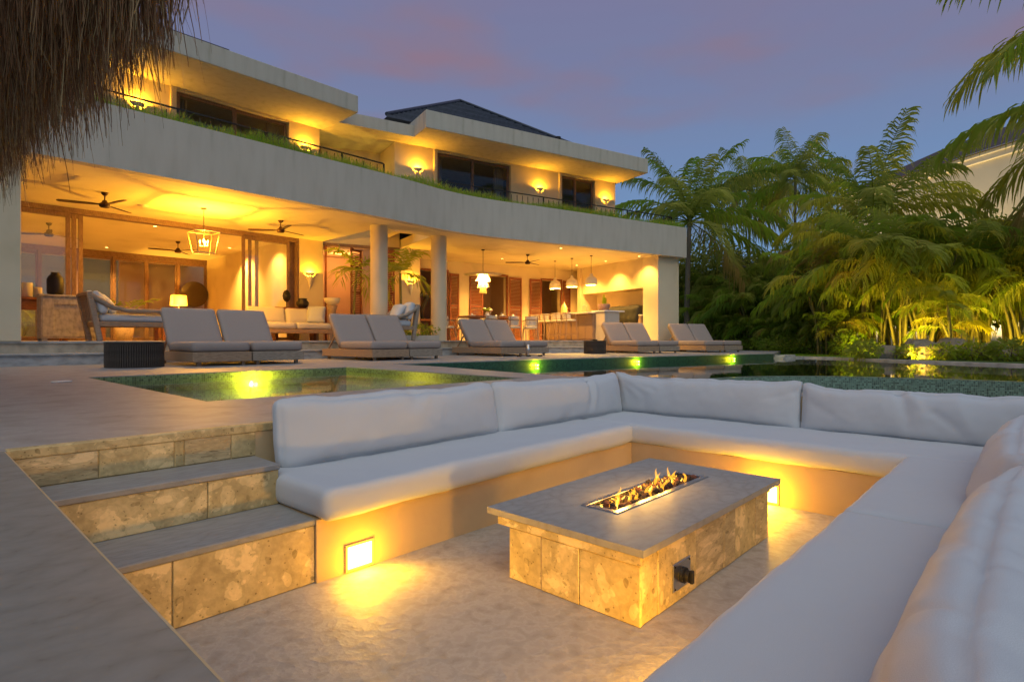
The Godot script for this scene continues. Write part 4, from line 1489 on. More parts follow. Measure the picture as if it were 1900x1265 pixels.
func chandelier(at: Vector3) -> void:
	var t := thing("tiered_chandelier", "cream chandelier of three ruffled tiers under a flat round disc, over the dining table", "chandelier", at)
	var st := S(true)
	lathe(st, [Vector2(0, 0), Vector2(0.06, 0), Vector2(0.06, -0.03), Vector2(0, -0.03)], 12)
	part("ceiling_rose", st, M.fan, t)
	st = S(true)
	tube(st, [Vector3(0, -0.03, 0), Vector3(0, -0.88, 0)], [0.009], 6)
	part("cord", st, M.fan, t)
	st = S(true)
	lathe(st, [Vector2(0, -0.875), Vector2(0.68, -0.90), Vector2(0.69, -0.912), Vector2(0, -0.92)], 32)
	part("disc", st, M.shell, t)
	var tiers := [[-0.93, 0.17, 0.27], [-1.16, 0.14, 0.21], [-1.37, 0.09, 0.14]]
	for q in tiers:
		st = S(false)
		var nn := 22
		for k in nn:          # separate strips, slightly flared
			var a := TAU * k / nn
			var b := TAU * (k + 0.86) / nn
			var r1: float = q[1]
			var r2: float = q[2] * (1.0 + 0.05 * (k % 2))
			quad(st, Vector3(cos(a) * r1, q[0], sin(a) * r1), Vector3(cos(b) * r1, q[0], sin(b) * r1), Vector3(cos(b) * r2, q[0] - 0.21, sin(b) * r2), Vector3(cos(a) * r2, q[0] - 0.21, sin(a) * r2), Vector3(cos(a), 0, sin(a)))
		part("tier", st, M.shade, t)
	st = S(true)
	lathe(st, [Vector2(0, 0.05), Vector2(0.035, 0.03), Vector2(0.04, 0), Vector2(0, -0.05)], 10, Vector3(0, -1.15, 0))
	part("bulb", st, M.bulb, t)
	omni("chandelier_light", at + Vector3(0, -1.15, 0), 9.0, warm(0.62, 0.14), 0.035)

func build_lamps() -> void:
	sconce(Vector3(9.25, 2.66, -17.745), 0.0, "lit half bowl wall lamp on the cream pier right of the sliding doors", "pointed wall lamps of the porch", 1.8)
	var p := W(-1.72, 2.58, 3.575)
	sconce(p, -TH, "lit half bowl wall lamp on the cream pier between the two round columns", "pointed wall lamps of the porch", 1.8)
	sconce(Vector3(4.05, 6.33, -16.495), 0.0, "lit wall lamp on the upper floor at the left of the left window", "wall lamps of the upper floor", 1.9)
	sconce(Vector3(8.45, 6.33, -16.495), 0.0, "lit wall lamp on the upper floor just right of the left window", "wall lamps of the upper floor", 1.9)
	sconce(W(-1.98, 6.24, 2.245), -TH, "lit wall lamp on the upper floor left of the right wing's wide window", "wall lamps of the upper floor", 1.9)
	sconce(W(2.99, 6.25, 2.245), -TH, "lit wall lamp on the upper floor between the right wing's two windows", "wall lamps of the upper floor", 1.9)
	sconce(W(6.26, 6.24, 2.245), -TH, "lit wall lamp on the upper floor at the right wing's far corner", "wall lamps of the upper floor", 1.9)
	fan(Vector3(3.15, SOF, -15.4), 0.26, 0.75, "dark ceiling fan on the porch nearest the thatch, left of the lantern")
	fan(Vector3(7.2, SOF, -15.45), 0.26, 0.35, "dark ceiling fan on the porch right of the hanging lantern")
	fan(Vector3(16.57, SOF, -14.62), 0.30, 0.2, "dark ceiling fan over the dining area between the chandelier and the pendants")
	fan(Vector3(6.4, SOF, -21.3), 0.30, 0.9, "dark ceiling fan inside the living room behind the lantern")
	fan(Vector3(2.9, SOF, -20.6), 0.30, 0.4, "dark ceiling fan inside the living room behind the left glass doors")
	lantern(Vector3(5.21, SOF, -15.4))
	chandelier(Vector3(14.57, SOF, -15.03))
	pendant(Vector3(18.72, SOF, -14.99), "pendant lamp over the far end of the bar, leftmost of three", 6.0)
	pendant(Vector3(18.56, SOF, -13.99), "middle one of the three pendant lamps over the bar", 6.0)
	pendant(Vector3(18.48, SOF, -12.99), "pendant lamp over the near end of the bar, rightmost of three", 6.0)
	downlight(W(2.9, SOF, 0.75), "recessed spotlight close behind the balcony front, above the dining area", 19.15)
	downlight(W(2.45, SOF, 4.16), "recessed spotlight at the back of the dining ceiling by the shutters", 23.41)
	downlight(W(6.3, SOF, 4.2), "recessed spotlight at the back of the ceiling behind the pendants", 23.41)
	downlight(W(6.5, SOF, 2.5), "recessed spotlight that throws a bright scallop on the wall above the grill", 17.10, Vector3(0.4, 0, 0.1), 50.0)
	downlight(W(6.72, SOF, 0.75), "recessed spotlight in the ceiling corner by the white end pier", 9.50, Vector3(0.3, 0, 0), 55.0)
	downlight(Vector3(5.08, SOF, -18.9), "recessed spotlight just inside the sliding doors, above the lantern", 15.32)
	downlight(Vector3(5.07, SOF, -24.5), "recessed spotlight deep in the living room ceiling, left of the middle", 15.32)
	downlight(Vector3(8.1, SOF, -21.4), "recessed spotlight washing the living room's right wall", 28.09, Vector3(0.5, 0, 0), 55.0)
	downlight(Vector3(2.3, SOF, -18.8), "recessed spotlight behind the left glass panel", 12.77)
	downlight(Vector3(8.2, SOF, -18.9), "recessed spotlight behind the right stack of sliding panels", 12.77)
	for q in [[Vector3(4.1, SOF - 0.004, -16.2), "left of the lantern"], [Vector3(8.6, SOF - 0.004, -15.6), "right of the lantern by the round column"]]:
		var st := S(true)
		lathe(st, [Vector2(0, -0.006), Vector2(0.12, -0.006), Vector2(0.125, 0.006)], 24)
		var o := put("ceiling_speaker", done(st), M.shell, self, Transform3D(Basis(), q[0]))
		tag(o, "flat round speaker grille in the porch ceiling, " + q[1], "speaker", "round speaker grilles in the porch ceiling")
	# hall behind the light well and the rooms behind the shutters are lit from within
	omni("hall_lamp_light", Vector3(10.9, 3.3, -18.6), 2.0, warm(0.5, 0.12), 0.1)
	# pool lamps
	for q in [[10.21, -8.755, 0.11, "left"], [13.75, -8.155, 0.19, "middle"], [17.9, -7.20, 0.23, "right"]]:
		var t := thing("pool_lamp", "small bright lamp at the waterline of the pool's back wall, the %s one of three" % q[3], "pool lamp", Vector3(q[0], -0.135, q[1]), -q[2], "lamps at the waterline of the pool")
		var st := S(true)
		tube(st, [Vector3(0, 0, 0), Vector3(0, 0, 0.01)], [0.04, 0.036], 14)
		part("rim", st, M.steel, t)
		st = S(true)
		lathe(st, [Vector2(0, 0.022), Vector2(0.016, 0.017), Vector2(0.022, 0.0), Vector2(0.016, -0.017), Vector2(0, -0.022)], 12, Vector3(0, 0, 0.07))
		part("lens", st, M.pool_lamp, t)
		omni("pool_lamp_light", Vector3(q[0], -0.135, q[1]) + Basis(Vector3.UP, -q[2]) * Vector3(0, 0, 0.07), 0.6, lin(1.0, 0.85, 0.012), 0.012)
	var t := thing("pool_lamp", "bright round underwater lamp on the back wall of the small square pool", "pool lamp", Vector3(3.6, -0.2, -8.64))
	var st := S(true)
	tube(st, [Vector3(0, 0, 0), Vector3(0, 0, 0.012)], [0.06, 0.055], 16)
	part("rim", st, M.steel, t)
	st = S(true)
	lathe(st, [Vector2(0, 0.035), Vector2(0.025, 0.028), Vector2(0.035, 0.0), Vector2(0.025, -0.028), Vector2(0, -0.035)], 14, Vector3(0, 0, 0.1))
	part("lens", st, M.pool_lamp, t)
	omni("pool_lamp_light", Vector3(3.6, -0.2, -8.54), 2.8, lin(1.0, 0.85, 0.03), 0.02)
	garden_spot(Vector3(10.3, 4.12, -16.4), Vector3(10.8, 7.0, -17.2), "small uplight on the balcony between the two wings", 3.0)

# ---------------------------------------------------------------- furniture
func daybed(w := 2.0, L := 2.1) -> Node3D:
	# double sun lounger: foot end faces +z, head towards -z, origin at the front left foot corner on the deck
	var t := thing("double_lounger", "", "sun lounger", Vector3.ZERO, 0.0, "grey double sun loungers along the pool")
	var hw := w / 2
	for k in 2:
		var x0 := k * hw + (0.0 if k == 0 else 0.012)
		var x1 := x0 + hw - 0.012
		var st := S()
		# wooden platform: planks on edge round a slatted deck
		bb(st, Vector3(x0, 0.075, -0.04), Vector3(x1, 0.245, 0.0), 0.006)
		bb(st, Vector3(x0, 0.075, -L), Vector3(x1, 0.245, -L + 0.04), 0.006)
		bb(st, Vector3(x0, 0.075, -L + 0.04), Vector3(x0 + 0.04, 0.245, -0.04), 0.006)
		bb(st, Vector3(x1 - 0.04, 0.075, -L + 0.04), Vector3(x1, 0.245, -0.04), 0.006)
		part("platform", st, M.teak_grey if k else M.teak, t)
		for j in 9:
			st = S()
			var z := -0.1 - j * (L - 0.2) / 8.0
			bb(st, Vector3(x0 + 0.04, 0.215, z - 0.07), Vector3(x1 - 0.04, 0.24, z + 0.07), 0.004)
			part("slat", st, M.teak, t)
		for q in [[x0 + 0.12, -0.1], [x1 - 0.12, -0.1], [x0 + 0.12, -L + 0.12], [x1 - 0.12, -L + 0.12]]:
			st = S()
			bb(st, Vector3(q[0] - 0.03, 0, q[1] - 0.03), Vector3(q[0] + 0.03, 0.076, q[1] + 0.03), 0.004)
			part("leg", st, M.teak, t)
		# seat cushion
		var sc := put("seat_cushion", soft(Vector3(hw - 0.03, 0.18, 1.32), 0.05, 0.07, 0.006, 0.006, 40 + k), M.grey_cloth, t, Transform3D(Basis(), Vector3((x0 + x1) / 2, 0.336, -0.68)))
		sc.set_meta("label", "grey seat cushion")
		# raised back with its frame and prop
		var bk := Transform3D(Basis(Vector3.RIGHT, -0.60), Vector3((x0 + x1) / 2, 0.30, -1.33))
		put("back_cushion", soft(Vector3(hw - 0.03, 0.90, 0.15), 0.05, 0.07, 0.008, 0.006, 50 + k), M.grey_cloth, t, bk * Transform3D(Basis(), Vector3(0, 0.46, 0.02)))
		st = S()
		for xx in [-hw / 2 + 0.08, hw / 2 - 0.08]:
			bar(st, bk * Vector3(xx, 0.0, -0.085), bk * Vector3(xx, 0.86, -0.085), 0.05, 0.03)
		for yy in [0.1, 0.3, 0.5, 0.7]:
			bar(st, bk * Vector3(-hw / 2 + 0.08, yy, -0.075), bk * Vector3(hw / 2 - 0.08, yy, -0.075), 0.06, 0.018)
		part("back_frame", st, M.teak, t)
		st = S()
		for xx in [-hw / 2 + 0.12, hw / 2 - 0.12]:
			bar(st, bk * Vector3(xx, 0.45, -0.1), Vector3((x0 + x1) / 2 + xx, 0.23, -2.0), 0.03, 0.03)
		part("prop", st, M.teak, t)
	return t

func drum_table(at: Vector3, r: float, h: float, label: String) -> void:
	var t := thing("drum_side_table", label, "side table", at, 0.0, "slatted drum side tables by the loungers")
	var st := S(true)
	lathe(st, [Vector2(0, h), Vector2(r - 0.004, h), Vector2(r, h - 0.004), Vector2(r, h - 0.022), Vector2(0, h - 0.022)], 36)
	part("table_top", st, M.dark_slat, t)
	st = S(true)
	lathe(st, [Vector2(r - 0.03, 0.0), Vector2(r - 0.03, h - 0.022)], 32)
	part("drum", st, M.dark_wood, t)
	var n := int(TAU * r / 0.035)
	var sl := box_mesh(Vector3(0.022, h - 0.03, 0.026), 0.003, Vector3(0, (h - 0.03) / 2 + 0.003, 0))
	for k in n:
		var a := TAU * k / n
		put("slat", sl, M.dark_slat, t, Transform3D(Basis(Vector3.UP, -a + PI / 2), Vector3(cos(a), 0, sin(a)) * (r - 0.014)))

func armchair(at: Vector3, turn: float, label: String) -> void:
	# low teak daybed seen from its end: turned posts, scrolling side rail, thick cushion; length along x
	var t := thing("teak_daybed", label, "daybed", at, turn, "carved teak daybeds of the porch")
	var L := 1.85
	var D := 0.95
	var st := S()
	for z in [0.0, -D]:
		bb(st, Vector3(0.05, 0.30, z - 0.03), Vector3(L, 0.40, z + 0.03), 0.008)
	bb(st, Vector3(0.03, 0.30, -D), Vector3(0.09, 0.40, 0), 0.008)
	bb(st, Vector3(L - 0.06, 0.30, -D), Vector3(L, 0.40, 0), 0.008)
	bb(st, Vector3(0.06, 0.36, -D + 0.02), Vector3(L - 0.03, 0.39, -0.02))
	part("frame", st, M.teak, t)
	for z in [0.0, -D]:
		st = S(true)
		lathe(st, [Vector2(0.03, 0), Vector2(0.05, 0.03), Vector2(0.035, 0.08), Vector2(0.065, 0.12), Vector2(0.07, 0.28), Vector2(0.07, 0.50), Vector2(0.055, 0.54), Vector2(0.07, 0.60), Vector2(0.05, 0.66), Vector2(0, 0.67)], 14, Vector3(L + 0.02, 0, z))
		part("leg", st, M.teak_grey, t)
		st = S()
		bar(st, Vector3(0.08, 0, z), Vector3(-0.10, 1.0, z), 0.09, 0.10, 0.01)
		part("leg", st, M.teak_grey, t)
		st = S(true)
		tube(st, [Vector3(-0.08, 0.93, z), Vector3(0.10, 0.82, z), Vector3(0.30, 0.70, z), Vector3(0.55, 0.64, z), Vector3(1.3, 0.64, z), Vector3(L - 0.12, 0.63, z), Vector3(L + 0.04, 0.60, z)], [0.06, 0.06, 0.055, 0.05, 0.05, 0.05, 0.06], 8)
		part("arm", st, M.teak_grey, t)
	st = S()
	for k in 6:
		bar(st, Vector3(0.0, 0.42, -0.1 - k * 0.15), Vector3(-0.09, 0.95, -0.1 - k * 0.15), 0.04, 0.03)
	bar(st, Vector3(-0.10, 0.97, 0.0), Vector3(-0.10, 0.97, -D), 0.08, 0.06)
	part("backrest", st, M.teak, t)
	put("mattress", soft(Vector3(L - 0.14, 0.17, D - 0.1), 0.05, 0.06, 0.01, 0.008, 71), M.white_cloth, t, Transform3D(Basis(), Vector3(L / 2 + 0.02, 0.48, -D / 2)))
	for q in [[0.12, 0.80, -0.24, -0.35], [0.30, 0.78, -0.55, -0.6], [0.10, 0.82, -0.75, -0.3]]:
		put("cushion", soft(Vector3(0.46, 0.46, 0.16), 0.06, 0.05, 0.04, 0.02, 80 + int(q[0] * 100), 0.02), M.white_cloth, t, Transform3D(Basis(Vector3.UP, PI / 2 - 0.2) * Basis(Vector3.RIGHT, q[3]), Vector3(q[0], q[1], q[2])))

func sofa(at: Vector3, turn: float, label: String) -> void:
	var t := thing("sofa", label, "sofa", at, turn)
	var st := S()
	bb(st, Vector3(0, 0.22, -0.95), Vector3(2.3, 0.34, 0), 0.01)
	for q in [[0.06, -0.06], [2.24, -0.06], [0.06, -0.89], [2.24, -0.89]]:
		bb(st, Vector3(q[0] - 0.05, 0, q[1] - 0.05), Vector3(q[0] + 0.05, 0.22, q[1] + 0.05))
	part("frame", st, M.teak, t)
	for k in 2:
		put("seat_cushion", soft(Vector3(1.13, 0.2, 0.9), 0.06, 0.07, 0.015, 0.01, 90 + k), M.cream_cloth, t, Transform3D(Basis(), Vector3(0.58 + k * 1.14, 0.44, -0.46)))
		put("back_cushion", soft(Vector3(1.1, 0.5, 0.2), 0.07, 0.07, 0.03, 0.015, 95 + k, 0.02), M.cream_cloth, t, Transform3D(Basis(Vector3.RIGHT, -0.25), Vector3(0.58 + k * 1.14, 0.75, -0.82)))
	put("cushion", soft(Vector3(0.5, 0.5, 0.16), 0.06, 0.05, 0.05, 0.02, 99, 0.03), M.white_cloth, t, Transform3D(Basis(Vector3.UP, -0.6) * Basis(Vector3.RIGHT, -0.4), Vector3(2.05, 0.82, -0.55)))

func tall_chair(called: String, cat: String, seat: float, back: float) -> Node3D:
	# rounded wooden arm chair with a woven wrap back; faces +z
	var t := thing(called, "", cat)
	var st := S(true)
	for q in [[-0.2, 0.2, -0.24, 0.25], [0.2, 0.2, 0.24, 0.25]]:
		st = S(true)
		tube(st, [Vector3(q[2], 0, q[3]), Vector3(q[0], seat, q[1]), Vector3(q[0] * 1.1, seat + 0.2, q[1] * 0.8)], [0.014, 0.02, 0.016], 7)
		part("leg", st, M.teak, t)
	for s in [-1, 1]:
		st = S(true)
		tube(st, [Vector3(s * 0.23, 0, -0.27), Vector3(s * 0.2, seat, -0.2), Vector3(s * 0.21, back, -0.24)], [0.014, 0.02, 0.015], 7)
		part("leg", st, M.teak, t)
	st = S(true)
	var rim := []
	for k in 13:
		var a := PI * k / 12
		rim.append(Vector3(cos(a) * 0.27, seat + 0.22 + 0.05 * sin(a), 0.16 - sin(a) * 0.44))
	tube(st, rim, [0.018], 7)
	part("arm_rail", st, M.teak, t)
	st = S(false)
	for k in 10:          # woven back band
		var a0 := PI * (k + 1) / 12
		var a1 := PI * (k + 2) / 12
		for row in 6:
			var y0 := seat + 0.06 + (back - seat - 0.06) * row / 6.0
			var y1 := y0 + (back - seat - 0.06) / 6.0 * 0.86
			var r := 0.24 + 0.006 * ((k + row) % 2)
			var p0 := Vector3(cos(a0) * r, 0, 0.02 - sin(a0) * (r + 0.02))
			var p1 := Vector3(cos(a1) * r, 0, 0.02 - sin(a1) * (r + 0.02))
			if sin(a0) > 0.45:
				quad(st, p0 + Vector3.UP * y0, p1 + Vector3.UP * y0, p1 + Vector3.UP * y1, p0 + Vector3.UP * y1, Vector3(0, 0, -1))
	part("backrest", st, M.cream_cloth, t)
	put("seat", soft(Vector3(0.44, 0.07, 0.44), 0.03, 0.08, 0.01, 0.004, 33), M.cream_cloth, t, Transform3D(Basis(), Vector3(0, seat, 0)))
	if seat > 0.6:
		st = S(true)
		tube(st, [Vector3(-0.22, 0.28, 0.23), Vector3(0.22, 0.28, 0.23)], [0.012], 6)
		for s in [-1, 1]: tube(st, [Vector3(s * 0.22, 0.22, 0.23), Vector3(s * 0.22, 0.22, -0.24)], [0.011], 6)
		part("foot_rail", st, M.teak, t)
	return t

func vessel(called: String, label: String, cat: String, at: Vector3, prof: Array, m: Material, group := "") -> MeshInstance3D:
	var o := put(called, lathe_mesh(prof, 20), m, self, Transform3D(Basis(), at))
	tag(o, label, cat, group)
	return o

func build_furniture() -> void:
	# loungers
	var spots := [
		[Vector3(3.42, 0, -10.62), 0.0, "double lounger on the deck beside the large slatted drum table, leftmost of five"],
		[Vector3(7.0, 0, -10.66), 0.0, "second double lounger from the left, where the small pool's coping meets the large pool"],
		[Vector3(11.25, 0, -10.88), 0.0, "middle double lounger of five, with a small silver ornament at its foot"],
		[W(4.02, 0, -2.0), -TH, "double lounger just right of the smaller drum table, in front of the grill"],
		[W(7.21, 0, -2.1), -TH, "last double lounger, in front of the white end pier by the lawn"]]
	var first := daybed()
	for i in spots.size():
		var o: Node3D = first if i == 0 else dup(first, Vector3.ZERO, 0)
		o.position = spots[i][0]
		o.rotation.y = spots[i][1] + [0.0, 0.015, -0.02, 0.012, -0.01][i]
		o.set_meta("label", spots[i][2])
	drum_table(Vector3(2.72, 0, -11.25), 0.43, 0.425, "large dark slatted drum table left of the first lounger")
	drum_table(Vector3(15.72, 0, -10.9), 0.37, 0.43, "smaller dark slatted drum table between the third and fourth loungers")
	vessel("bowl", "small dark bowl on the smaller drum table", "bowl", Vector3(15.72, 0.43, -10.9), [Vector2(0, 0.005), Vector2(0.06, 0.0), Vector2(0.10, 0.035), Vector2(0.09, 0.04), Vector2(0, 0.02)], M.black_pot)
	var t := thing("silver_ornament", "small silvery ornament standing on the pool edge by the middle lounger", "ornament", Vector3(11.75, 0, -10.35))
	var st := S(true)
	lathe(st, [Vector2(0, 0), Vector2(0.07, 0.0), Vector2(0.03, 0.03), Vector2(0.025, 0.10), Vector2(0.07, 0.15), Vector2(0.085, 0.22), Vector2(0.05, 0.26), Vector2(0.06, 0.30), Vector2(0.02, 0.34), Vector2(0, 0.34)], 12)
	part("body", st, M.steel, t)
	for k in 3:
		var o := put("pebble", rock_mesh(0.07, 900 + k, 0.45), M.black_pot, self, Transform3D(Basis(), Vector3(11.45 + k * 0.28 - (0.0 if k < 2 else -0.1), 0.02, -10.42 + 0.1 * k)))
		tag(o, ["flat dark stone left of the silvery ornament on the pool edge", "flat dark stone right under the silvery ornament on the pool edge", "flat dark stone to the right of the silvery ornament"][k], "stone", "flat dark stones by the pool edge")
	st = S()
	bx(st, Vector3.ZERO, Vector3(0.16, 0.012, 0.10), 0.004)
	var cl := put("folded_paper", done(st), M.pale, self, Transform3D(Basis(Vector3.UP, 0.5), Vector3(1.21, 0.008, -7.83)))
	tag(cl, "small pale folded paper lying on the deck left of the small pool", "paper")
	# ---- left porch (terrace level)
	var Y := TER + 0.002
	t = thing("white_cabinet", "distressed white painted wooden cabinet with one panelled door on the porch", "cabinet", Vector3(2.08, Y, -15.75), 0.0)
	st = S()
	bb(st, Vector3(0, 0.06, -0.55), Vector3(0.98, 0.97, 0), 0.006)
	part("carcass", st, M.white_wood, t)
	st = S()
	bb(st, Vector3(-0.04, 0.97, -0.6), Vector3(1.02, 1.01, 0.04), 0.006)
	part("top", st, M.white_wood, t)
	st = S()
	for r in [[0.02, 0.10, 0.22, 0.93], [0.76, 0.10, 0.96, 0.93], [0.22, 0.80, 0.76, 0.93], [0.22, 0.10, 0.76, 0.22]]:
		bb(st, Vector3(r[0], r[1], 0.0), Vector3(r[2], r[3], 0.025), 0.004)
	part("door", st, M.white_wood, t)
	st = S()
	for q in [[0.06, -0.05], [0.92, -0.05], [0.06, -0.5], [0.92, -0.5]]:
		bb(st, Vector3(q[0] - 0.05, 0, q[1] - 0.05), Vector3(q[0] + 0.05, 0.07, q[1] + 0.05))
	part("foot", st, M.white_wood, t)
	t = thing("console_table", "brown wooden console table with a curved apron beside the left pier", "table", Vector3(1.5, Y, -16.5))
	st = S()
	bb(st, Vector3(0, 0.92, -0.5), Vector3(1.2, 0.98, 0), 0.006)
	bb(st, Vector3(0.04, 0.70, -0.46), Vector3(1.16, 0.92, -0.04))
	part("top", st, M.red_wood, t)
	for q in [[0.08, -0.07], [1.12, -0.07], [0.08, -0.43], [1.12, -0.43]]:
		st = S()
		bb(st, Vector3(q[0] - 0.05, 0, q[1] - 0.05), Vector3(q[0] + 0.05, 0.72, q[1] + 0.05), 0.006)
		part("leg", st, M.red_wood, t)
	var jars := [[1.72, 0.38, 0.105, "tallest cream canister on the console table, leftmost of three"], [1.97, 0.33, 0.10, "middle cream canister on the console table"], [2.16, 0.24, 0.075, "smallest cream canister on the console table, rightmost of three"]]
	for j in jars:
		vessel("canister", j[3], "canister", Vector3(j[0], Y + 0.98, -16.72), [Vector2(0, 0), Vector2(j[2], 0.0), Vector2(j[2], j[1] - 0.03), Vector2(j[2] * 0.9, j[1]), Vector2(0, j[1])], M.shell, "cream canisters on the console")
	vessel("jug", "large dark grey jug standing on the white cabinet", "jug", Vector3(2.36, Y + 1.012, -15.98), [Vector2(0, 0), Vector2(0.13, 0), Vector2(0.155, 0.06), Vector2(0.155, 0.34), Vector2(0.12, 0.42), Vector2(0.075, 0.46), Vector2(0.085, 0.50), Vector2(0.07, 0.50), Vector2(0, 0.46)], M.black_pot)
	armchair(Vector3(2.72, Y, -14.1), 0.0, "carved teak daybed with white mattress and pillows beside the white cabinet")
	armchair(Vector3(9.75, Y, -13.7), PI, "carved teak daybed end peeking out between the first two loungers")
	sofa(Vector3(6.9, Y, -16.2), 0.0, "cream sofa with a white throw pillow in front of the sliding panels")
	t = thing("coffee_table", "low wooden coffee table with a long tray inside the living room", "coffee table", Vector3(4.3, Y, -18.6))
	st = S()
	bb(st, Vector3(-0.7, 0.40, -0.45), Vector3(0.9, 0.46, 0.45), 0.006)
	part("top", st, M.red_wood, t)
	for q in [[-0.62, -0.38], [0.82, -0.38], [-0.62, 0.38], [0.82, 0.38]]:
		st = S()
		bb(st, Vector3(q[0] - 0.05, 0, q[1] - 0.05), Vector3(q[0] + 0.05, 0.4, q[1] + 0.05))
		part("leg", st, M.red_wood, t)
	# interior lamp, round disc, sideboard
	t = thing("sideboard", "low wooden sideboard at the back of the living room", "sideboard", Vector3(7.6, Y, -24.9))
	st = S()
	bb(st, Vector3(-0.8, 0.08, -0.25), Vector3(0.8, 0.95, 0.25), 0.008)
	part("carcass", st, M.red_wood, t)
	st = S()
	for x in [-0.4, 0.4]: bb(st, Vector3(x - 0.36, 0.14, 0.25), Vector3(x + 0.36, 0.88, 0.268), 0.004)
	part("door", st, M.teak, t)
	t = thing("table_lamp", "table lamp with a square shade on the sideboard, lit", "table lamp", Vector3(7.5, Y + 0.95, -24.9))
	st = S(true)
	lathe(st, [Vector2(0, 0), Vector2(0.1, 0), Vector2(0.1, 0.02), Vector2(0.05, 0.05), Vector2(0.08, 0.2), Vector2(0.02, 0.38), Vector2(0.0, 0.38)], 14)
	part("base", st, M.black_pot, t)
	st = S()
	for a in 4:
		var x := Transform3D(Basis(Vector3.UP, a * PI / 2), Vector3(0, 0.62, 0))
		quad(st, x * Vector3(-0.24, -0.2, 0.24), x * Vector3(0.24, -0.2, 0.24), x * Vector3(0.22, 0.2, 0.22), x * Vector3(-0.22, 0.2, 0.22), x.basis * Vector3.BACK)
	part("lamp_shade", st, M.shade, t)
	st = S(true)
	lathe(st, [Vector2(0, 0.05), Vector2(0.035, 0.03), Vector2(0.04, 0), Vector2(0, -0.05)], 10, Vector3(0, 0.55, 0))
	part("bulb", st, M.bulb, t)
	omni("table_lamp_light", Vector3(7.5, Y + 1.5, -24.9), 5.0, warm(0.5, 0.06), 0.035)
	st = S(true)
	tube(st, [Vector3(0, 0, -0.02), Vector3(0, 0, 0.02)], [0.52], 36)
	var disc := put("round_wall_disc", done(st), M.dark_wood, self, Transform3D(Basis(Vector3.UP, 0.0), Vector3(8.2, 2.3, -25.3)))
	tag(disc, "large round dark disc at the back of the living room beside the lamp", "wall decoration")
	# pots by the sofa
	t = thing("side_console", "narrow console behind the sofa that carries the dark pot", "table", Vector3(8.45, Y, -17.2))
	st = S()
	bb(st, Vector3(-0.7, 0.96, -0.2), Vector3(0.7, 1.02, 0.2), 0.006)
	part("top", st, M.red_wood, t)
	for q in [-0.62, 0.62]:
		st = S()
		bb(st, Vector3(q - 0.04, 0, -0.16), Vector3(q + 0.04, 0.96, 0.16), 0.006)
		part("leg", st, M.red_wood, t)
	vessel("pot", "squat black clay pot on the console under the porch wall lamp", "pot", Vector3(8.72, Y + 1.022, -17.2), [Vector2(0, 0), Vector2(0.1, 0), Vector2(0.19, 0.10), Vector2(0.2, 0.18), Vector2(0.13, 0.27), Vector2(0.15, 0.31), Vector2(0.12, 0.31), Vector2(0, 0.2)], M.black_pot)
	t = thing("dark_leaf_ornament", "dark leaf shaped ornament on a stem, left of the squat black pot", "ornament", Vector3(8.2, Y + 1.022, -17.2))
	st = S(true)
	tube(st, [Vector3(0, 0, 0), Vector3(0.0, 0.2, 0)], [0.012], 6)
	lathe(st, [Vector2(0, 0), Vector2(0.07, 0), Vector2(0.07, 0.02), Vector2(0, 0.02)], 12)
	part("stem", st, M.black_pot, t)
	st = S(true)
	for k in 12:
		var a := TAU * k / 12
		var b := TAU * (k + 1) / 12
		for sg in [-1, 1]:
			tri(st, Vector3(0, 0.36, 0.02 * sg), Vector3(cos(a) * 0.13, 0.36 + sin(a) * 0.19, 0), Vector3(cos(b) * 0.13, 0.36 + sin(b) * 0.19, 0), Vector3(0, 0, sg))
	part("leaf", st, M.black_pot, t)
	t = thing("stone_bowl", "wide pale stone bowl on a pedestal in front of the left louvred doors", "bowl", Vector3(9.75, Y, -17.2))
	st = S(true)
	lathe(st, [Vector2(0, 0), Vector2(0.17, 0), Vector2(0.14, 0.06), Vector2(0.10, 0.5), Vector2(0.13, 1.0), Vector2(0.18, 1.15), Vector2(0, 1.15)], 20)
	part("pedestal", st, M.clay, t)
	st = S(true)
	lathe(st, [Vector2(0, 1.15), Vector2(0.1, 1.16), Vector2(0.22, 1.25), Vector2(0.27, 1.40), Vector2(0.24, 1.40), Vector2(0.18, 1.27), Vector2(0, 1.2)], 24)
	part("bowl", st, M.shell, t)
	# carved figure behind the second column
	t = thing("carved_figure", "tall dark curved carving on a low table behind the right round column", "sculpture", W(-0.45, Y, 5.55))
	st = S()
	bb(st, Vector3(-0.5, 0.78, -0.25), Vector3(0.6, 0.85, 0.25), 0.006)
	for q in [-0.42, 0.52]: bb(st, Vector3(q - 0.04, 0, -0.2), Vector3(q + 0.04, 0.78, 0.2))
	part("table", st, M.red_wood, t)
	st = S(true)
	tube(st, [Vector3(0, 0.85, 0), Vector3(-0.06, 1.2, 0), Vector3(0.1, 1.5, 0), Vector3(0.22, 1.75, 0), Vector3(0.02, 1.9, 0), Vector3(-0.14, 1.75, 0)], [0.07, 0.09, 0.11, 0.13, 0.10, 0.05], 10)
	part("figure", st, M.black_pot, t)
	# ---- dining area
	var dx := Transform3D(WB, W(0.75, Y, 2.15))
	t = thing("dining_table", "long oval dining table laid for a meal under the tiered chandelier", "dining table", dx.origin, -TH)
	st = S()
	var oval := []
	for k in 28:
		oval.append(Vector2(cos(TAU * k / 28) * 1.25, sin(TAU * k / 28) * 0.62))
	prism(st, oval, 0.80, 0.86)
	part("table_top", st, M.red_wood, t)
	for s in [-0.6, 0.6]:
		st = S(true)
		lathe(st, [Vector2(0, 0), Vector2(0.28, 0), Vector2(0.24, 0.05), Vector2(0.1, 0.12), Vector2(0.09, 0.6), Vector2(0.2, 0.8), Vector2(0, 0.8)], 14, Vector3(s, 0, 0))
		part("leg", st, M.red_wood, t)
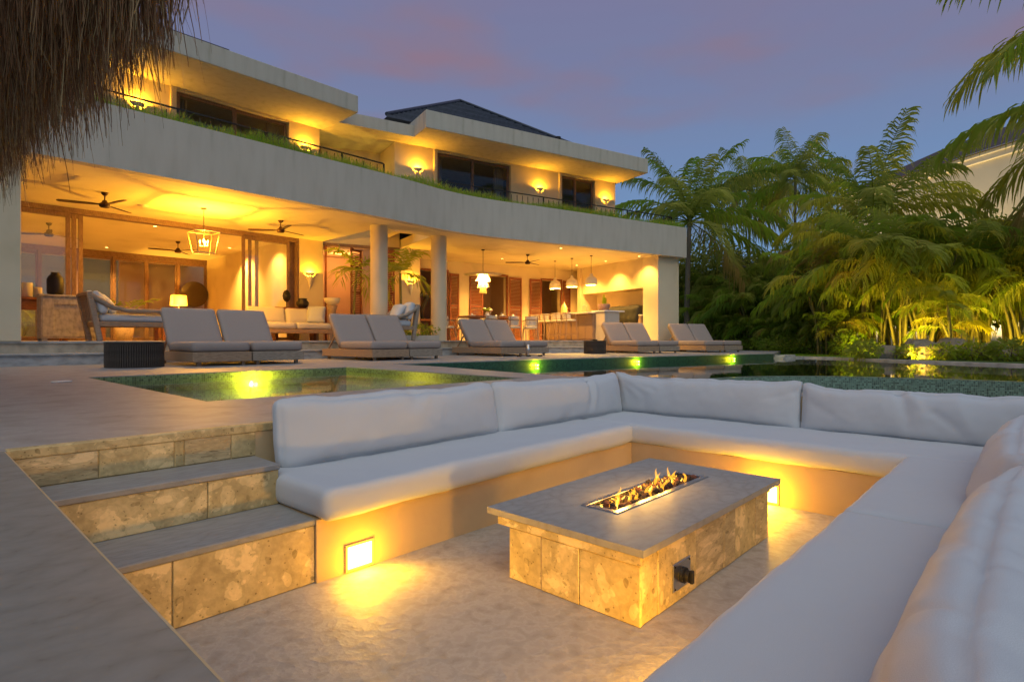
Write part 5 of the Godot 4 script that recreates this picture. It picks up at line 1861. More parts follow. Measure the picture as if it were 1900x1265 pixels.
	var plates := [[-0.85, 0.25, "left end, front"], [-0.3, 0.42, "left of the middle, front"], [0.3, 0.42, "right of the middle, front"], [0.85, 0.25, "right end, front"], [-0.5, -0.4, "left, back"], [0.5, -0.4, "right, back"]]
	for q in plates:
		var pl := vessel("plate_with_napkin", "white plate with a folded napkin on the dining table, " + q[2], "plate", dx * Vector3(q[0], 0.862, q[1]), [Vector2(0, 0.004), Vector2(0.09, 0.0), Vector2(0.14, 0.018), Vector2(0.135, 0.022), Vector2(0.03, 0.012), Vector2(0.04, 0.06), Vector2(0.01, 0.09), Vector2(0, 0.09)], M.pale, "place settings on the dining table")
		var gl := vessel("wine_glass", "wine glass beside the plate on the dining table, " + q[2], "glass", dx * Vector3(q[0] + 0.17, 0.862, q[1] * 0.75), [Vector2(0, 0.0), Vector2(0.035, 0.002), Vector2(0.005, 0.01), Vector2(0.005, 0.09), Vector2(0.035, 0.13), Vector2(0.03, 0.2)], M.glass, "wine glasses on the dining table")
	t = thing("flower_vase", "bunch of pale green flowers in a low vase in the middle of the dining table", "vase", dx * Vector3(-0.1, 0.862, 0.0))
	st = S(true)
	lathe(st, [Vector2(0, 0), Vector2(0.06, 0), Vector2(0.09, 0.07), Vector2(0.06, 0.14), Vector2(0.07, 0.16)], 14)
	part("vase", st, M.pale, t)
	rng.seed = 44
	var bloom := rock_mesh(0.045, 61, 0.8)
	for k in 24:
		var d := Vector3(rng.randf_range(-1, 1), rng.randf_range(0.1, 1), rng.randf_range(-1, 1)).normalized()
		put("flower", bloom, M.leaf_bright if k % 3 else M.shell, t, Transform3D(Basis().scaled(Vector3.ONE * rng.randf_range(0.7, 1.2)), Vector3(0, 0.2, 0) + d * Vector3(0.16, 0.1, 0.16)))
	var chair := tall_chair("dining_chair", "dining chair", 0.46, 0.84)
	chair.set_meta("group", "chairs round the dining table")
	var cs := [[1.05, 1.1, PI * 0.86, "chair at the right front corner of the dining table"], [0.25, 1.15, PI, "chair right of the middle at the front of the dining table"], [-0.6, 1.1, PI, "chair left of the middle at the front of the dining table"], [1.75, 0.0, -PI / 2 - 0.2, "chair at the right end of the dining table"], [-1.7, 0.0, PI / 2, "chair at the left end of the dining table behind the right column"], [0.5, -1.05, 0.0, "chair behind the dining table on the right"], [-0.5, -1.05, 0.0, "chair behind the dining table on the left"]]
	for i in cs.size():
		var o: Node3D = chair if i == 0 else dup(chair, Vector3.ZERO, 0)
		o.position = dx * Vector3(cs[i][0], 0, cs[i][1])
		o.rotation.y = -TH + cs[i][2]
		o.set_meta("label", cs[i][3])
	# ---- bar
	var bx0 := Transform3D(WB, W(4.62, Y, 2.45))
	t = thing("bar_counter", "wood fronted bar counter with a pale top under the three pendants", "bar", bx0.origin, -TH)
	st = S()
	bb(st, Vector3(-0.1, 0, -1.55), Vector3(0.5, 1.02, 1.55), 0.006)
	part("body", st, M.teak, t)
	for k in 7:
		st = S()
		bb(st, Vector3(-0.125, 0.05, -1.53 + k * 0.44), Vector3(-0.099, 0.98, -1.53 + k * 0.44 + 0.425), 0.006)
		part("panel", st, M.teak, t)
	st = S()
	bb(st, Vector3(-0.4, 1.02, -1.6), Vector3(0.55, 1.07, 1.6), 0.006)
	part("top", st, M.shell, t)
	t = thing("counter_end", "white block at the near end of the bar with a thin overhanging top", "counter", W(4.95, Y, 0.62), -TH)
	st = S()
	bb(st, Vector3(-0.32, 0, -0.4), Vector3(0.4, 1.07, 0.25), 0.006)
	part("body", st, M.plaster, t)
	st = S()
	bb(st, Vector3(-0.38, 1.07, -0.45), Vector3(0.62, 1.12, 0.3), 0.006)
	part("top", st, M.pale, t)
	var stool := tall_chair("bar_stool", "bar stool", 0.76, 1.06)
	stool.set_meta("group", "woven bar stools along the bar")
	var ord := ["bar stool at the far end of the bar next to the louvred door", "second bar stool from the louvred door", "third bar stool from the louvred door", "bar stool at the near end of the bar, next to the white block"]
	for i in 4:
		var o: Node3D = stool if i == 0 else dup(stool, Vector3.ZERO, 0)
		o.position = W(3.72 + 0.02 * i, Y, 3.55 - i * 0.70)
		o.rotation.y = -TH + PI / 2 + [0.1, -0.08, 0.05, -0.12][i]
		o.set_meta("label", ord[i])
	t = thing("bar_lantern", "cream lantern jar with a domed lid standing on the bar", "lantern", bx0 * Vector3(-0.1, 1.072, -0.3))
	st = S(true)
	lathe(st, [Vector2(0, 0), Vector2(0.12, 0), Vector2(0.13, 0.05), Vector2(0.13, 0.26), Vector2(0.10, 0.29)], 16)
	part("body", st, M.shade, t)
	st = S(true)
	lathe(st, [Vector2(0.125, 0.29), Vector2(0.11, 0.34), Vector2(0.05, 0.40), Vector2(0.03, 0.46), Vector2(0.04, 0.48), Vector2(0.0, 0.51)], 16)
	part("lid", st, M.brass, t)
	st = S(true)
	var arc := []
	for k in 10: arc.append(Vector3(cos(PI * k / 9) * 0.1, 0.22 + sin(PI * k / 9) * 0.1, 0))
	arc.push_front(Vector3(0.1, 0, 0))
	arc.append(Vector3(-0.1, 0.16, 0))
	tube(st, arc, [0.014], 8)
	var fa := put("tap", done(st), M.steel, self, Transform3D(WB, bx0 * Vector3(0.3, 1.072, 0.55)))
	tag(fa, "arched steel tap on the bar counter", "tap")
	t = thing("cactus_pot", "green cactus in a wide terracotta bowl on the white counter end", "potted cactus", W(4.8, Y + 1.122, 0.62))
	st = S(true)
	lathe(st, [Vector2(0, 0), Vector2(0.17, 0), Vector2(0.22, 0.08), Vector2(0.23, 0.24), Vector2(0.2, 0.24), Vector2(0.19, 0.2), Vector2(0, 0.2)], 20)
	part("pot", st, M.terracotta, t)
	for q in [[0, 0, 0.42], [0.06, 0.03, 0.3], [-0.06, 0.02, 0.34], [0.02, -0.05, 0.24]]:
		st = S(true)
		lathe(st, [Vector2(0.03, 0.18), Vector2(0.045, 0.2 + q[2] * 0.5), Vector2(0.035, 0.18 + q[2] * 0.9), Vector2(0, 0.2 + q[2])], 10, Vector3(q[0], 0, q[1]))
		part("stem", st, M.leaf_b, t)
	# grill and drawers in the niche
	t = thing("covered_grill", "barbecue grill under a black fabric cover in the wall niche", "grill", W(7.5, Y, 2.2), -TH)
	st = S()
	bb(st, Vector3(-0.25, 0, -0.75), Vector3(0.5, 0.85, 0.75), 0.02)
	part("base", st, M.steel, t)
	put("cover", soft(Vector3(1.9, 0.75, 0.95), 0.2, 0.06, 0.03, 0.03, 123, 0.0, 0.04), M.black_cloth, t, Transform3D(Basis(Vector3.UP, PI / 2), Vector3(0.08, 1.05, 0)))
	t = thing("drawer_unit", "wooden cabinet of three drawers right of the covered grill", "drawers", W(7.42, Y, 1.2), -TH)
	st = S()
	bb(st, Vector3(-0.2, 0, -0.45), Vector3(0.55, 1.0, 0.05), 0.006)
	part("carcass", st, M.teak, t)
	st = S()
	bb(st, Vector3(-0.24, 1.0, -0.5), Vector3(0.6, 1.05, 0.1), 0.006)
	part("top", st, M.shell, t)
	for k in 3:
		st = S()
		bb(st, Vector3(-0.222, 0.1 + k * 0.3, -0.43), Vector3(-0.199, 0.1 + k * 0.3 + 0.27, 0.03), 0.005)
		var d := part("drawer", st, M.teak, t)
		st = S(true)
		tube(st, [Vector3(-0.222, 0.24 + k * 0.3, -0.2), Vector3(-0.25, 0.24 + k * 0.3, -0.2)], [0.02], 10)
		part("knob", st, M.iron, d)
	# planter of low shrubs between the columns
	t = thing("planter_box", "low planter box of dark green shrubs between the two round columns", "planter", Vector3(10.75, Y, -14.1), -0.1)
	st = S()
	bb(st, Vector3(-0.55, 0, -0.25), Vector3(0.75, 0.16, 0.25), 0.01)
	part("box", st, M.plaster, t)
	tag(part("foliage", leaf_clump(Vector3(0.1, 0.30, 0), Vector3(0.62, 0.22, 0.3), 900, 0.06, 7), M.leaf_b, t), "", "", "", "stuff")

# ---------------------------------------------------------------- plants
var frond_cache := {}

func leaf_clump(c: Vector3, h: Vector3, n: int, size: float, sd: int, hollow := 0.35) -> SurfaceTool:
	var r := RandomNumberGenerator.new()
	r.seed = sd
	var nz := noise(0.9 / maxf(h.x, h.y), 3, FastNoiseLite.TYPE_SIMPLEX, sd)
	var st := S()
	for i in n:
		var d := Vector3(r.randfn(), r.randfn(), r.randfn()).normalized()
		var rad := lerpf(hollow, 1.0, sqrt(r.randf())) * (1.0 + 0.55 * nz.get_noise_3dv(d * h * 1.5))
		var p := c + d * h * rad
		var out := (d + Vector3(r.randf_range(-0.9, 0.9), r.randf_range(-0.5, 0.7), r.randf_range(-0.9, 0.9))).normalized()
		var side := out.cross(Vector3(r.randf() - 0.5, r.randf() - 0.5, r.randf() - 0.5)).normalized()
		var s := size * r.randf_range(0.6, 1.4)
		var dn := Vector3.DOWN * s * 0.25
		st.add_vertex(p); st.add_vertex(p + out * s * 0.55 + side * s * 0.28); st.add_vertex(p + out * s * 1.2 + dn)
		st.add_vertex(p); st.add_vertex(p + out * s * 1.2 + dn); st.add_vertex(p + out * s * 0.55 - side * s * 0.28)
	return st

func frond(L: float, elev: float, droop: float, n: int, ll: float, lw: float, sag: float, sd: int) -> ArrayMesh:
	var key := "%s_%s_%s_%s" % [L, elev, ll, sd]
	if frond_cache.has(key): return frond_cache[key]
	var r := RandomNumberGenerator.new()
	r.seed = sd
	var st := S()
	var segs := 16
	var pts := [Vector3.ZERO]
	var tans := []
	var bendz := r.randf_range(-0.12, 0.12)
	for i in segs:
		var u := (i + 0.5) / segs
		var a := elev - droop * pow(u, 1.25)
		var t := Vector3(cos(a), sin(a), bendz * u).normalized()
		tans.append(t)
		pts.append(pts[-1] + t * (L / segs))
	tans.append(tans[-1])
	tube(st, pts, range(segs + 1).map(func(i): return lerpf(0.028, 0.004, float(i) / segs) * L / 4.0), 4, false)
	st.set_smooth_group(-1)
	for i in n:
		var u := clampf(0.14 + 0.86 * (i + 0.5 + r.randf_range(-0.7, 0.7)) / n, 0.1, 0.999)
		var f := u * segs
		var k := mini(int(f), segs - 1)
		var p: Vector3 = (pts[k] as Vector3).lerp(pts[k + 1], f - k)
		var t: Vector3 = tans[k]
		for sg in [-1, 1]:
			if r.randf() < 0.09: continue
			var side: Vector3 = t.cross(Vector3.UP).normalized() * sg
			if side.length() < 0.5: side = Vector3(0, 0, sg)
			var up: Vector3 = side.cross(t).normalized() * sg
			var len: float = ll * (0.30 + 0.70 * sin(PI * (0.10 + 0.80 * u))) * r.randf_range(0.72, 1.15)
			var fwd := lerpf(0.45, 1.25, u) + r.randf_range(-0.28, 0.28)
			var sag2 := sag * r.randf_range(0.6, 1.6)
			var d: Vector3 = (side + t * fwd + up * r.randf_range(-0.15, 0.55)).normalized()
			var m1: Vector3 = p + d * len * 0.5 + Vector3.DOWN * len * sag2 * 0.22
			var m2: Vector3 = p + d * len * 0.82 + Vector3.DOWN * len * sag2 * 0.62
			var tip: Vector3 = p + d * len * 0.95 + Vector3.DOWN * len * sag2 * 1.05
			var w: Vector3 = (t * 0.8 + up * 0.5).normalized() * lw * 0.5
			st.add_vertex(p - w * 0.5); st.add_vertex(p + w * 0.5); st.add_vertex(m1 + w)
			st.add_vertex(p - w * 0.5); st.add_vertex(m1 + w); st.add_vertex(m1 - w)
			st.add_vertex(m1 - w); st.add_vertex(m1 + w); st.add_vertex(m2 + w * 0.7)
			st.add_vertex(m1 - w); st.add_vertex(m2 + w * 0.7); st.add_vertex(m2 - w * 0.7)
			st.add_vertex(m2 - w * 0.7); st.add_vertex(m2 + w * 0.7); st.add_vertex(tip)
	frond_cache[key] = done(st)
	return frond_cache[key]

func palm(called: String, label: String, at: Vector3, h: float, lean: Vector2, n: int, L: float, ll: float, sd: int, mats: Array, group := "", turn0 := 0.0, sag := 0.6, lo := -0.55) -> void:
	var t := thing(called, label, "palm tree", at, 0.0, group)
	var r := RandomNumberGenerator.new()
	r.seed = sd
	var pts := []
	var rad := []
	var top := Vector3(lean.x, h, lean.y)
	for i in 25:
		var u := i / 24.0
		pts.append(Vector3(lean.x * u * u, h * u, lean.y * u * u))
		rad.append(lerpf(0.17, 0.10, pow(u, 0.5)) * (L / 4.4) * (1.0 + 0.05 * (i % 2)) + (0.08 * exp(-u * 14.0)))
	var st := S(true)
	tube(st, pts, rad, 10)
	part("trunk", st, M.trunk, t)
	st = S(true)
	tube(st, [top + Vector3(0, -0.1, 0), top + Vector3(0, 0.25, 0), top + Vector3(0, 0.7, 0)], [0.13 * L / 4.4, 0.15 * L / 4.4, 0.03], 8)
	part("crown_shaft", st, M.cane, t)
	var ev := [1.35, 1.15, 0.92, 0.7, 0.45, 0.2, -0.1, lo]
	for i in n:
		var u := (i + 0.5) / n
		var e: float = ev[mini(7, int(u * 8.0))]
		var var_sd := 11 + (i % 3)
		var m := frond(L, e, [0.8, 1.15, 1.35, 1.4, 1.3, 1.15, 0.9, 0.6][mini(7, int(u * 8.0))], 60, ll, 0.066 * L / 4.4, sag * 1.25, var_sd)
		var yaw := turn0 + i * 2.399 + r.randf_range(-0.25, 0.25)
		var s := r.randf_range(0.88, 1.1)
		var mm: Material = mats[r.randi() % mats.size()]
		if u > 0.9 and r.randf() < 0.5: mm = M.leaf_dry
		put("frond", m, mm, t, Transform3D(Basis(Vector3.UP, yaw).scaled(Vector3.ONE * s), top + Vector3(0, 0.15, 0)))

func areca(at: Vector3, h: float, stems: int, sd: int, label: String, group: String, mats: Array, bare := 0.0) -> void:
	var t := thing("areca_palm", label, "palm", at, 0.0, group)
	var r := RandomNumberGenerator.new()
	r.seed = sd
	for k in stems:
		var a := r.randf() * TAU
		var d := Vector3(cos(a), 0, sin(a))
		var base := d * r.randf_range(0.05, 0.35)
		var hh := h * r.randf_range(0.28 + bare, 0.62 + bare * 0.5)
		var top := base + d * r.randf_range(0.1, 0.55) * hh * 0.5 + Vector3(0, hh, 0)
		var pts := []
		for i in 7:
			var u := i / 6.0
			pts.append(base.lerp(top, u) - d * 0.12 * sin(PI * u))
		var st := S(true)
		tube(st, pts, [0.055, 0.048, 0.044, 0.042, 0.042, 0.046, 0.02], 6)
		part("stem", st, M.cane, t)
		var nf := 5 + r.randi() % 3
		for j in nf:
			var e: float = [1.3, 1.05, 0.8, 0.5, 0.15][(j + k) % 5]
			var L := 1.9
			var m := frond(L, e, [1.3, 1.6, 1.7, 1.5, 1.2][(j + k) % 5], 34, 0.58, 0.048, 0.65, 21 + (j % 3))
			var yaw := j * 2.399 + a + r.randf_range(-0.4, 0.4)
			var s := r.randf_range(0.75, 1.15) * clampf(h / 4.2, 0.6, 1.25)
			var mm: Material = mats[r.randi() % mats.size()]
			if r.randf() < 0.05: mm = M.leaf_dry
			put("frond", m, mm, t, Transform3D(Basis(Vector3.UP, yaw).scaled(Vector3.ONE * s), top))

func dark_tree(at: Vector3, h: float, w: float, sd: int, label: String) -> void:
	var t := thing("broadleaf_tree", label, "tree", at, 0.0, "dark broadleaf trees behind the palms")
	var r := RandomNumberGenerator.new()
	r.seed = sd
	var st := S(true)
	tube(st, [Vector3.ZERO, Vector3(0.2, h * 0.4, 0), Vector3(0, h * 0.75, 0.2)], [0.22, 0.16, 0.06], 8)
	for k in 5:
		var a := TAU * k / 5 + r.randf()
		tube(st, [Vector3(0.1, h * (0.3 + 0.08 * k), 0), Vector3(cos(a) * w * 0.7, h * (0.5 + 0.08 * k), sin(a) * w * 0.7)], [0.09, 0.03], 6)
	part("trunk", st, M.trunk, t)
	for k in 6:
		var a := TAU * k / 6 + r.randf()
		var c := Vector3(cos(a) * w * 0.55, h * r.randf_range(0.35, 0.85), sin(a) * w * 0.55)
		if k == 0: c = Vector3(0, h * 0.8, 0)
		tag(part("foliage", leaf_clump(c, Vector3(w * 0.62, h * 0.22, w * 0.62), 1500, 0.22, sd * 10 + k, 0.2), M.leaf_d, t), "", "", "", "stuff")

func shrub(at: Vector3, w: float, h: float, sd: int, label: String, m: Material, group: String) -> void:
	var t := thing("shrub", label, "shrub", at, 0.0, group)
	var st := S(true)
	for k in 4:
		var a := TAU * k / 4 + sd
		tube(st, [Vector3.ZERO, Vector3(cos(a) * w * 0.4, h * 0.7, sin(a) * w * 0.4)], [0.02, 0.008], 5)
	part("stem", st, M.trunk, t)
	tag(part("foliage", leaf_clump(Vector3(0, h * 0.5, 0), Vector3(w * 0.5, h * 0.5, w * 0.5), int(500 * w * h) + 250, 0.11, sd, 0.3), m, t), "", "", "", "stuff")

func thatch() -> void:
	var t := thing("thatched_roof", "shaggy brown palm thatch hanging from a shelter roof at the upper left", "thatched roof", Vector3(-1.0, 2.9, -6.0))
	var o := Vector3(-1.0, 2.9, -6.0)
	var st := S()
	var e0 := Vector3(1.02, 2.95, -3.95)
	var e1 := Vector3(0.66, 2.95, -9.6)
	var b0 := Vector3(-3.0, 5.2, -3.95)
	var b1 := Vector3(-3.0, 5.2, -9.6)
	for up in [0.0, 0.25]:
		var v: Vector3 = Vector3.UP * up - o
		quad(st, e0 + v, e1 + v, b1 + v, b0 + v, Vector3.UP if up > 0 else Vector3.DOWN)
	var v0 := -o
	var v1 := Vector3.UP * 0.25 - o
	quad(st, e0 + v0, e1 + v0, e1 + v1, e0 + v1, Vector3.RIGHT)
	quad(st, e0 + v0, b0 + v0, b0 + v1, e0 + v1, Vector3.BACK)
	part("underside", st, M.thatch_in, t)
	# rafters
	for k in 6:
		st = S(true)
		var f := k / 5.0
		tube(st, [e0.lerp(e1, f) - o + Vector3(-0.05, -0.04, 0), b0.lerp(b1, f) - o + Vector3(0, -0.04, 0)], [0.035], 7)
		part("rafter", st, M.dark_wood, t)
	# post at the far left that carries the roof
	st = S(true)
	tube(st, [Vector3(-2.6, 0, -8.6) - o, Vector3(-2.6, 5.0, -8.6) - o], [0.09], 9)
	tube(st, [Vector3(-2.6, 0, -4.6) - o, Vector3(-2.6, 5.0, -4.6) - o], [0.09], 9)
	part("post", st, M.trunk, t)
	rng.seed = 31
	var mats := [M.thatch_b, M.thatch_a, M.thatch_b, M.thatch_c, M.thatch_a]
	for layer in 5:
		st = S()
		var bf := 0.5
		var bdir := Vector3.ZERO
		var blen := 1.0
		var n: int = [5200, 2600, 1900, 420, 520][layer]
		for i in n:
			if i % 7 == 0 or layer == 3:
				bf = pow(rng.randf(), 1.25)
				bdir = Vector3(rng.randf_range(-0.10, 0.20), 0, rng.randf_range(-0.22, 0.22))
				blen = rng.randf_range(0.72, 1.12)
			var f := clampf(bf + rng.randf_range(-0.006, 0.006), 0.0, 1.0)
			var inn: float = rng.randf() * [0.75, 0.5, 0.25, 0.2, 0.3][layer]
			var a := Vector3(1.12, 2.98, -3.55).lerp(Vector3(0.68, 2.98, -9.4), f)
			a.x -= inn + rng.randf_range(-0.06, 0.06)
			a.y += inn * 0.5 + rng.randf_range(-0.05, 0.1)
			a.z += rng.randf_range(-0.1, 0.1)
			var thin := clampf((a.z + 3.45) / -0.55, 0.0, 1.0)
			if rng.randf() > 0.25 + 0.75 * thin: continue
			var len: float = rng.randf_range(0.55, 1.0) * lerpf(0.75, 1.0, thin) * blen + inn * 0.2
			if rng.randf() < 0.12: len *= rng.randf_range(0.4, 0.7)
			var flare := bdir + Vector3(rng.randf_range(-0.05, 0.07), 0, rng.randf_range(-0.07, 0.07))
			var curl := Vector3(rng.randfn() * 0.025, 0, rng.randfn() * 0.025)
			var w := Vector3(rng.randf_range(-1, 1), 0, rng.randf_range(-1, 1)).normalized() * rng.randf_range(0.003, 0.0075) * (2.2 if layer == 4 else 1.0)
			var prev := a
			var segs := 5
			for k in segs:
				var u := (k + 1.0) / segs
				var p: Vector3 = a + Vector3.DOWN * len * u + flare * len * sqrt(u) + curl * sin(u * 5.0 + i)
				var w0 := w * (1.0 - 0.75 * k / segs)
				var w1 := w * (1.0 - 0.75 * (k + 1.0) / segs)
				st.add_vertex(prev - w0 - o); st.add_vertex(prev + w0 - o); st.add_vertex(p + w1 - o)
				st.add_vertex(prev - w0 - o); st.add_vertex(p + w1 - o); st.add_vertex(p - w1 - o)
				prev = p
		tag(part("thatch", st, mats[layer], t), "", "", "", "stuff")

func build_plants() -> void:
	thatch()
	var g := [M.leaf_a, M.leaf_a, M.leaf_b, M.leaf_d]
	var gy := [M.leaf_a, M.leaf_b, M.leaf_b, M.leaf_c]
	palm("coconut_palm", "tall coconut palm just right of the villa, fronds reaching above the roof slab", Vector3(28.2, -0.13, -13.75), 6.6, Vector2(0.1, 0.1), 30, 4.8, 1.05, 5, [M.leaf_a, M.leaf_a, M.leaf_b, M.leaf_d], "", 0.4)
	palm("coconut_palm", "coconut palm in front of the neighbouring house, its trunk against the pale wall", Vector3(27.8, -0.13, -5.4), 5.4, Vector2(0.2, 0.1), 30, 4.4, 1.0, 9, gy, "", 1.3)
	palm("slender_palm", "slim palm with a small tufted crown right behind the tall coconut palm", Vector3(34.5, -0.13, -12.9), 9.3, Vector2(0.2, 0), 24, 3.0, 0.85, 15, g, "", 0.2, 0.8)
	palm("slender_palm", "slim palm with a rounded crown left of the coconut palm by the neighbouring house", Vector3(32.0, -0.13, -9.6), 8.7, Vector2(-0.2, 0.1), 26, 2.8, 0.85, 17, g, "", 0.9, 0.8)
	palm("coconut_palm", "palm whose fronds hang in at the top right corner from outside the picture", Vector3(21.6, -0.13, 1.6), 9.3, Vector2(-0.1, 0.0), 18, 3.9, 0.9, 23, gy, "", 0.0)
	palm("coconut_palm", "palm at the right edge with long fronds arching across the neighbouring house", Vector3(25.4, -0.13, 2.2), 7.5, Vector2(-0.2, 0.0), 20, 4.9, 1.05, 27, gy, "", 0.6)
	# areca clumps in front of the hedge
	rng.seed = 3
	var a0 := Vector3(29.4, -0.13, -13.9)
	var a1 := Vector3(29.6, -0.13, -7.2)
	var count := ["first", "second", "third", "fourth", "fifth", "sixth", "seventh", "eighth", "ninth", "tenth", "eleventh", "twelfth", "thirteenth", "fourteenth"]
	var left_bank := 10
	for i in left_bank:
		var p := a0.lerp(a1, i / float(left_bank - 1)) + Vector3(rng.randf_range(-1.2, 1.2), 0, rng.randf_range(-0.3, 0.3))
		areca(p, rng.randf_range(3.3, 4.6), 5, 200 + i, "%s shaded areca palm clump along the lawn, counted from the villa" % count[i], "areca palms along the lawn", [M.leaf_a, M.leaf_d, M.leaf_a, M.leaf_b])
	var b0 := Vector3(25.0, -0.1, -6.0)
	var b1 := Vector3(24.6, -0.1, 0.8)
	var right_bank := 10
	for i in right_bank:
		var p := b0.lerp(b1, i / float(right_bank - 1)) + Vector3(rng.randf_range(-0.9, 0.6), 0, rng.randf_range(-0.3, 0.3))
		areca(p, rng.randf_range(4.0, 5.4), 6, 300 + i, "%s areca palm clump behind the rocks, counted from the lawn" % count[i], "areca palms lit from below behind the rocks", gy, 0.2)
	for i in 3:
		var p := Vector3(23.2, -0.1, -5.4).lerp(Vector3(23.0, -0.1, 0.6), i / 2.0) + Vector3(rng.randf_range(-0.3, 0.4), 0, rng.randf_range(-0.3, 0.3))
		areca(p, rng.randf_range(2.2, 3.0), 4, 400 + i, "%s of the lower areca palms right behind the rocks, counted from the lawn" % count[i], "low areca palms behind the rocks", gy)
	for i in 9:
		var p := Vector3(31.4, -0.13, -15.2).lerp(Vector3(31.6, -0.13, -6.6), i / 8.0) + Vector3(rng.randf_range(-0.6, 0.8), 0, rng.randf_range(-0.4, 0.4))
		areca(p, rng.randf_range(4.4, 5.6), 6, 230 + i, "%s areca palm of the back row behind the lawn, counted from the villa" % count[i], "areca palms of the back row", [M.leaf_a, M.leaf_b, M.leaf_d, M.leaf_a])
	for i in 8:
		var p := Vector3(27.6, -0.13, -6.4).lerp(Vector3(26.8, -0.13, 1.6), i / 7.0) + Vector3(rng.randf_range(-0.5, 0.5), 0, rng.randf_range(-0.4, 0.4))
		areca(p, rng.randf_range(5.0, 6.2), 6, 340 + i, "%s tall areca palm before the neighbouring house, counted from the lawn" % count[i], "tall areca palms before the neighbouring house", gy)
	for i in 12:
		var p := Vector3(28.4, -0.13, -12.6).lerp(Vector3(24.2, -0.13, -5.2), i / 11.0) + Vector3(rng.randf_range(0.5, 1.5), 0, rng.randf_range(-0.3, 0.3))
		areca(p, rng.randf_range(1.9, 2.9), 4, 260 + i, "%s low areca palm in front of the hedge, counted from the villa" % count[i], "low areca palms in front of the hedge", [M.leaf_a, M.leaf_b, M.leaf_d, M.leaf_bright])
	# broadleaf trees as a dark backdrop
	var bt := [[31.5, -18.0, 6.2, 3.0], [34.5, -15.5, 6.5, 3.0], [36.0, -12.0, 6.0, 3.0], [35.0, -8.6, 5.6, 2.8], [33.5, -5.8, 4.6, 2.6], [31.5, -3.4, 5.0, 2.6], [30.0, -1.0, 5.4, 2.8], [28.5, 1.5, 6.0, 2.8]]
	for i in bt.size():
		dark_tree(Vector3(bt[i][0], -0.13, bt[i][1]), bt[i][2], bt[i][3], 600 + i, "%s dark broadleaf tree behind the palms, counted from the villa" % count[i])
	# shrubs along the foot of the hedge
	var s0 := Vector3(28.0, -0.13, -11.8)
	var s1 := Vector3(23.0, -0.13, -4.5)
	for i in 14:
		var p := s0.lerp(s1, i / 13.0) + Vector3(rng.randf_range(-0.2, 0.9), 0, rng.randf_range(-0.3, 0.3))
		shrub(p, rng.randf_range(0.9, 1.5), rng.randf_range(0.5, 0.95), 700 + i, "%s low shrub at the edge of the lawn, counted from the villa" % count[i], [M.leaf_a, M.leaf_b, M.leaf_a][i % 3], "low shrubs at the edge of the lawn")
	var rocks := [[20.9, -3.5, 0.42, "small boulder at the left end of the rock bed"], [21.35, -2.75, 0.6, "pale boulder lit yellow by the ground spotlight"], [22.0, -2.05, 0.68, "largest boulder of the rock bed, right of the ground spotlight"], [21.9, -1.1, 0.48, "boulder in the rock bed half hidden by leaves, right of the largest"], [22.0, -0.2, 0.5, "boulder of the rock bed near the picture's right edge"]]
	for i in rocks.size():
		var q: Array = rocks[i]
		var o := put("boulder", rock_mesh(q[2], 800 + i, 0.75), M.rock, self, Transform3D(Basis(Vector3.UP, i * 1.3), Vector3(q[0], 0.02, q[1])))
		tag(o, q[3], "rock", "boulders beside the pool")
	var sb := [[20.7, -3.1, 0.6, 0.4, "bright leafy plant right at the ground spotlight"], [20.9, -2.2, 0.7, 0.45, "leafy plant before the largest boulder"], [20.6, -4.1, 1.0, 0.55, "leafy plant left of the small boulder"], [21.2, -1.5, 0.9, 0.5, "leafy plant between the boulders right of the spotlight"], [21.0, -0.7, 1.0, 0.55, "leafy plant at the pool kerb near the right edge"], [20.9, 0.2, 1.1, 0.6, "leafy plant at the pool kerb at the right edge"]]
	for i in sb.size():
		var q: Array = sb[i]
		shrub(Vector3(q[0], -0.12, q[1]), q[2], q[3], 720 + i, q[4], M.leaf_b if i % 2 else M.leaf_bright, "leafy plants among the boulders")
	garden_spot(Vector3(20.45, -0.1, -2.95), Vector3(21.4, 0.5, -2.5), "ground spotlight in front of the pale boulder", 4.0)
	garden_spot(Vector3(22.0, -0.05, -4.4), Vector3(25.0, 2.6, -4.4), "ground spotlight hidden among the palm stems left of the boulders", 11.0)
	garden_spot(Vector3(22.4, -0.05, -2.9), Vector3(25.0, 2.8, -2.6), "ground spotlight hidden behind the pale boulder", 9.0)
	garden_spot(Vector3(22.5, -0.05, -1.3), Vector3(25.0, 2.6, -0.9), "ground spotlight hidden among the palm stems behind the largest boulder", 11.0)
	# grass blades on the lawn nearest the pool
	var st := S()
	for i in 9000:
		var f := rng.randf()
		var p := Vector3(21.9, -0.132, -5.9).lerp(Vector3(20.4, -0.132, -3.2), f) + Vector3(rng.randf() * 3.6, 0, rng.randf_range(-2.5, 1.0))
		if p.x < 21.9 and p.z < -5.0: continue
		var a := rng.randf() * TAU
		var d := Vector3(cos(a), 0, sin(a))
		st.add_vertex(p - d * 0.006); st.add_vertex(p + d * 0.006)
		st.add_vertex(p + Vector3(d.z, 0, -d.x) * 0.02 + Vector3.UP * rng.randf_range(0.03, 0.06))
	tag(part("lawn_grass", st, M.grass, self), "short green grass of the lawn between the pool and the palms", "grass", "", "stuff")
	# palms in the light well
	potted_palm(Vector3(10.35, TER, -16.9), 2.35, 0.12, "slim palm in the light well left of the left round column", 41)
	potted_palm(Vector3(11.25, TER, -15.45), 2.2, -0.05, "slim palm in the light well between the two round columns", 43)
	var bp := thing("balcony_palm", "palm on the balcony between the wings, mostly hidden by the parapet", "potted palm", Vector3(10.7, 4.06, -16.0))
	st = S(true)
	lathe(st, [Vector2(0, 0), Vector2(0.16, 0), Vector2(0.2, 0.3), Vector2(0.17, 0.3), Vector2(0, 0.26)], 16)
	part("pot", st, M.clay, bp)
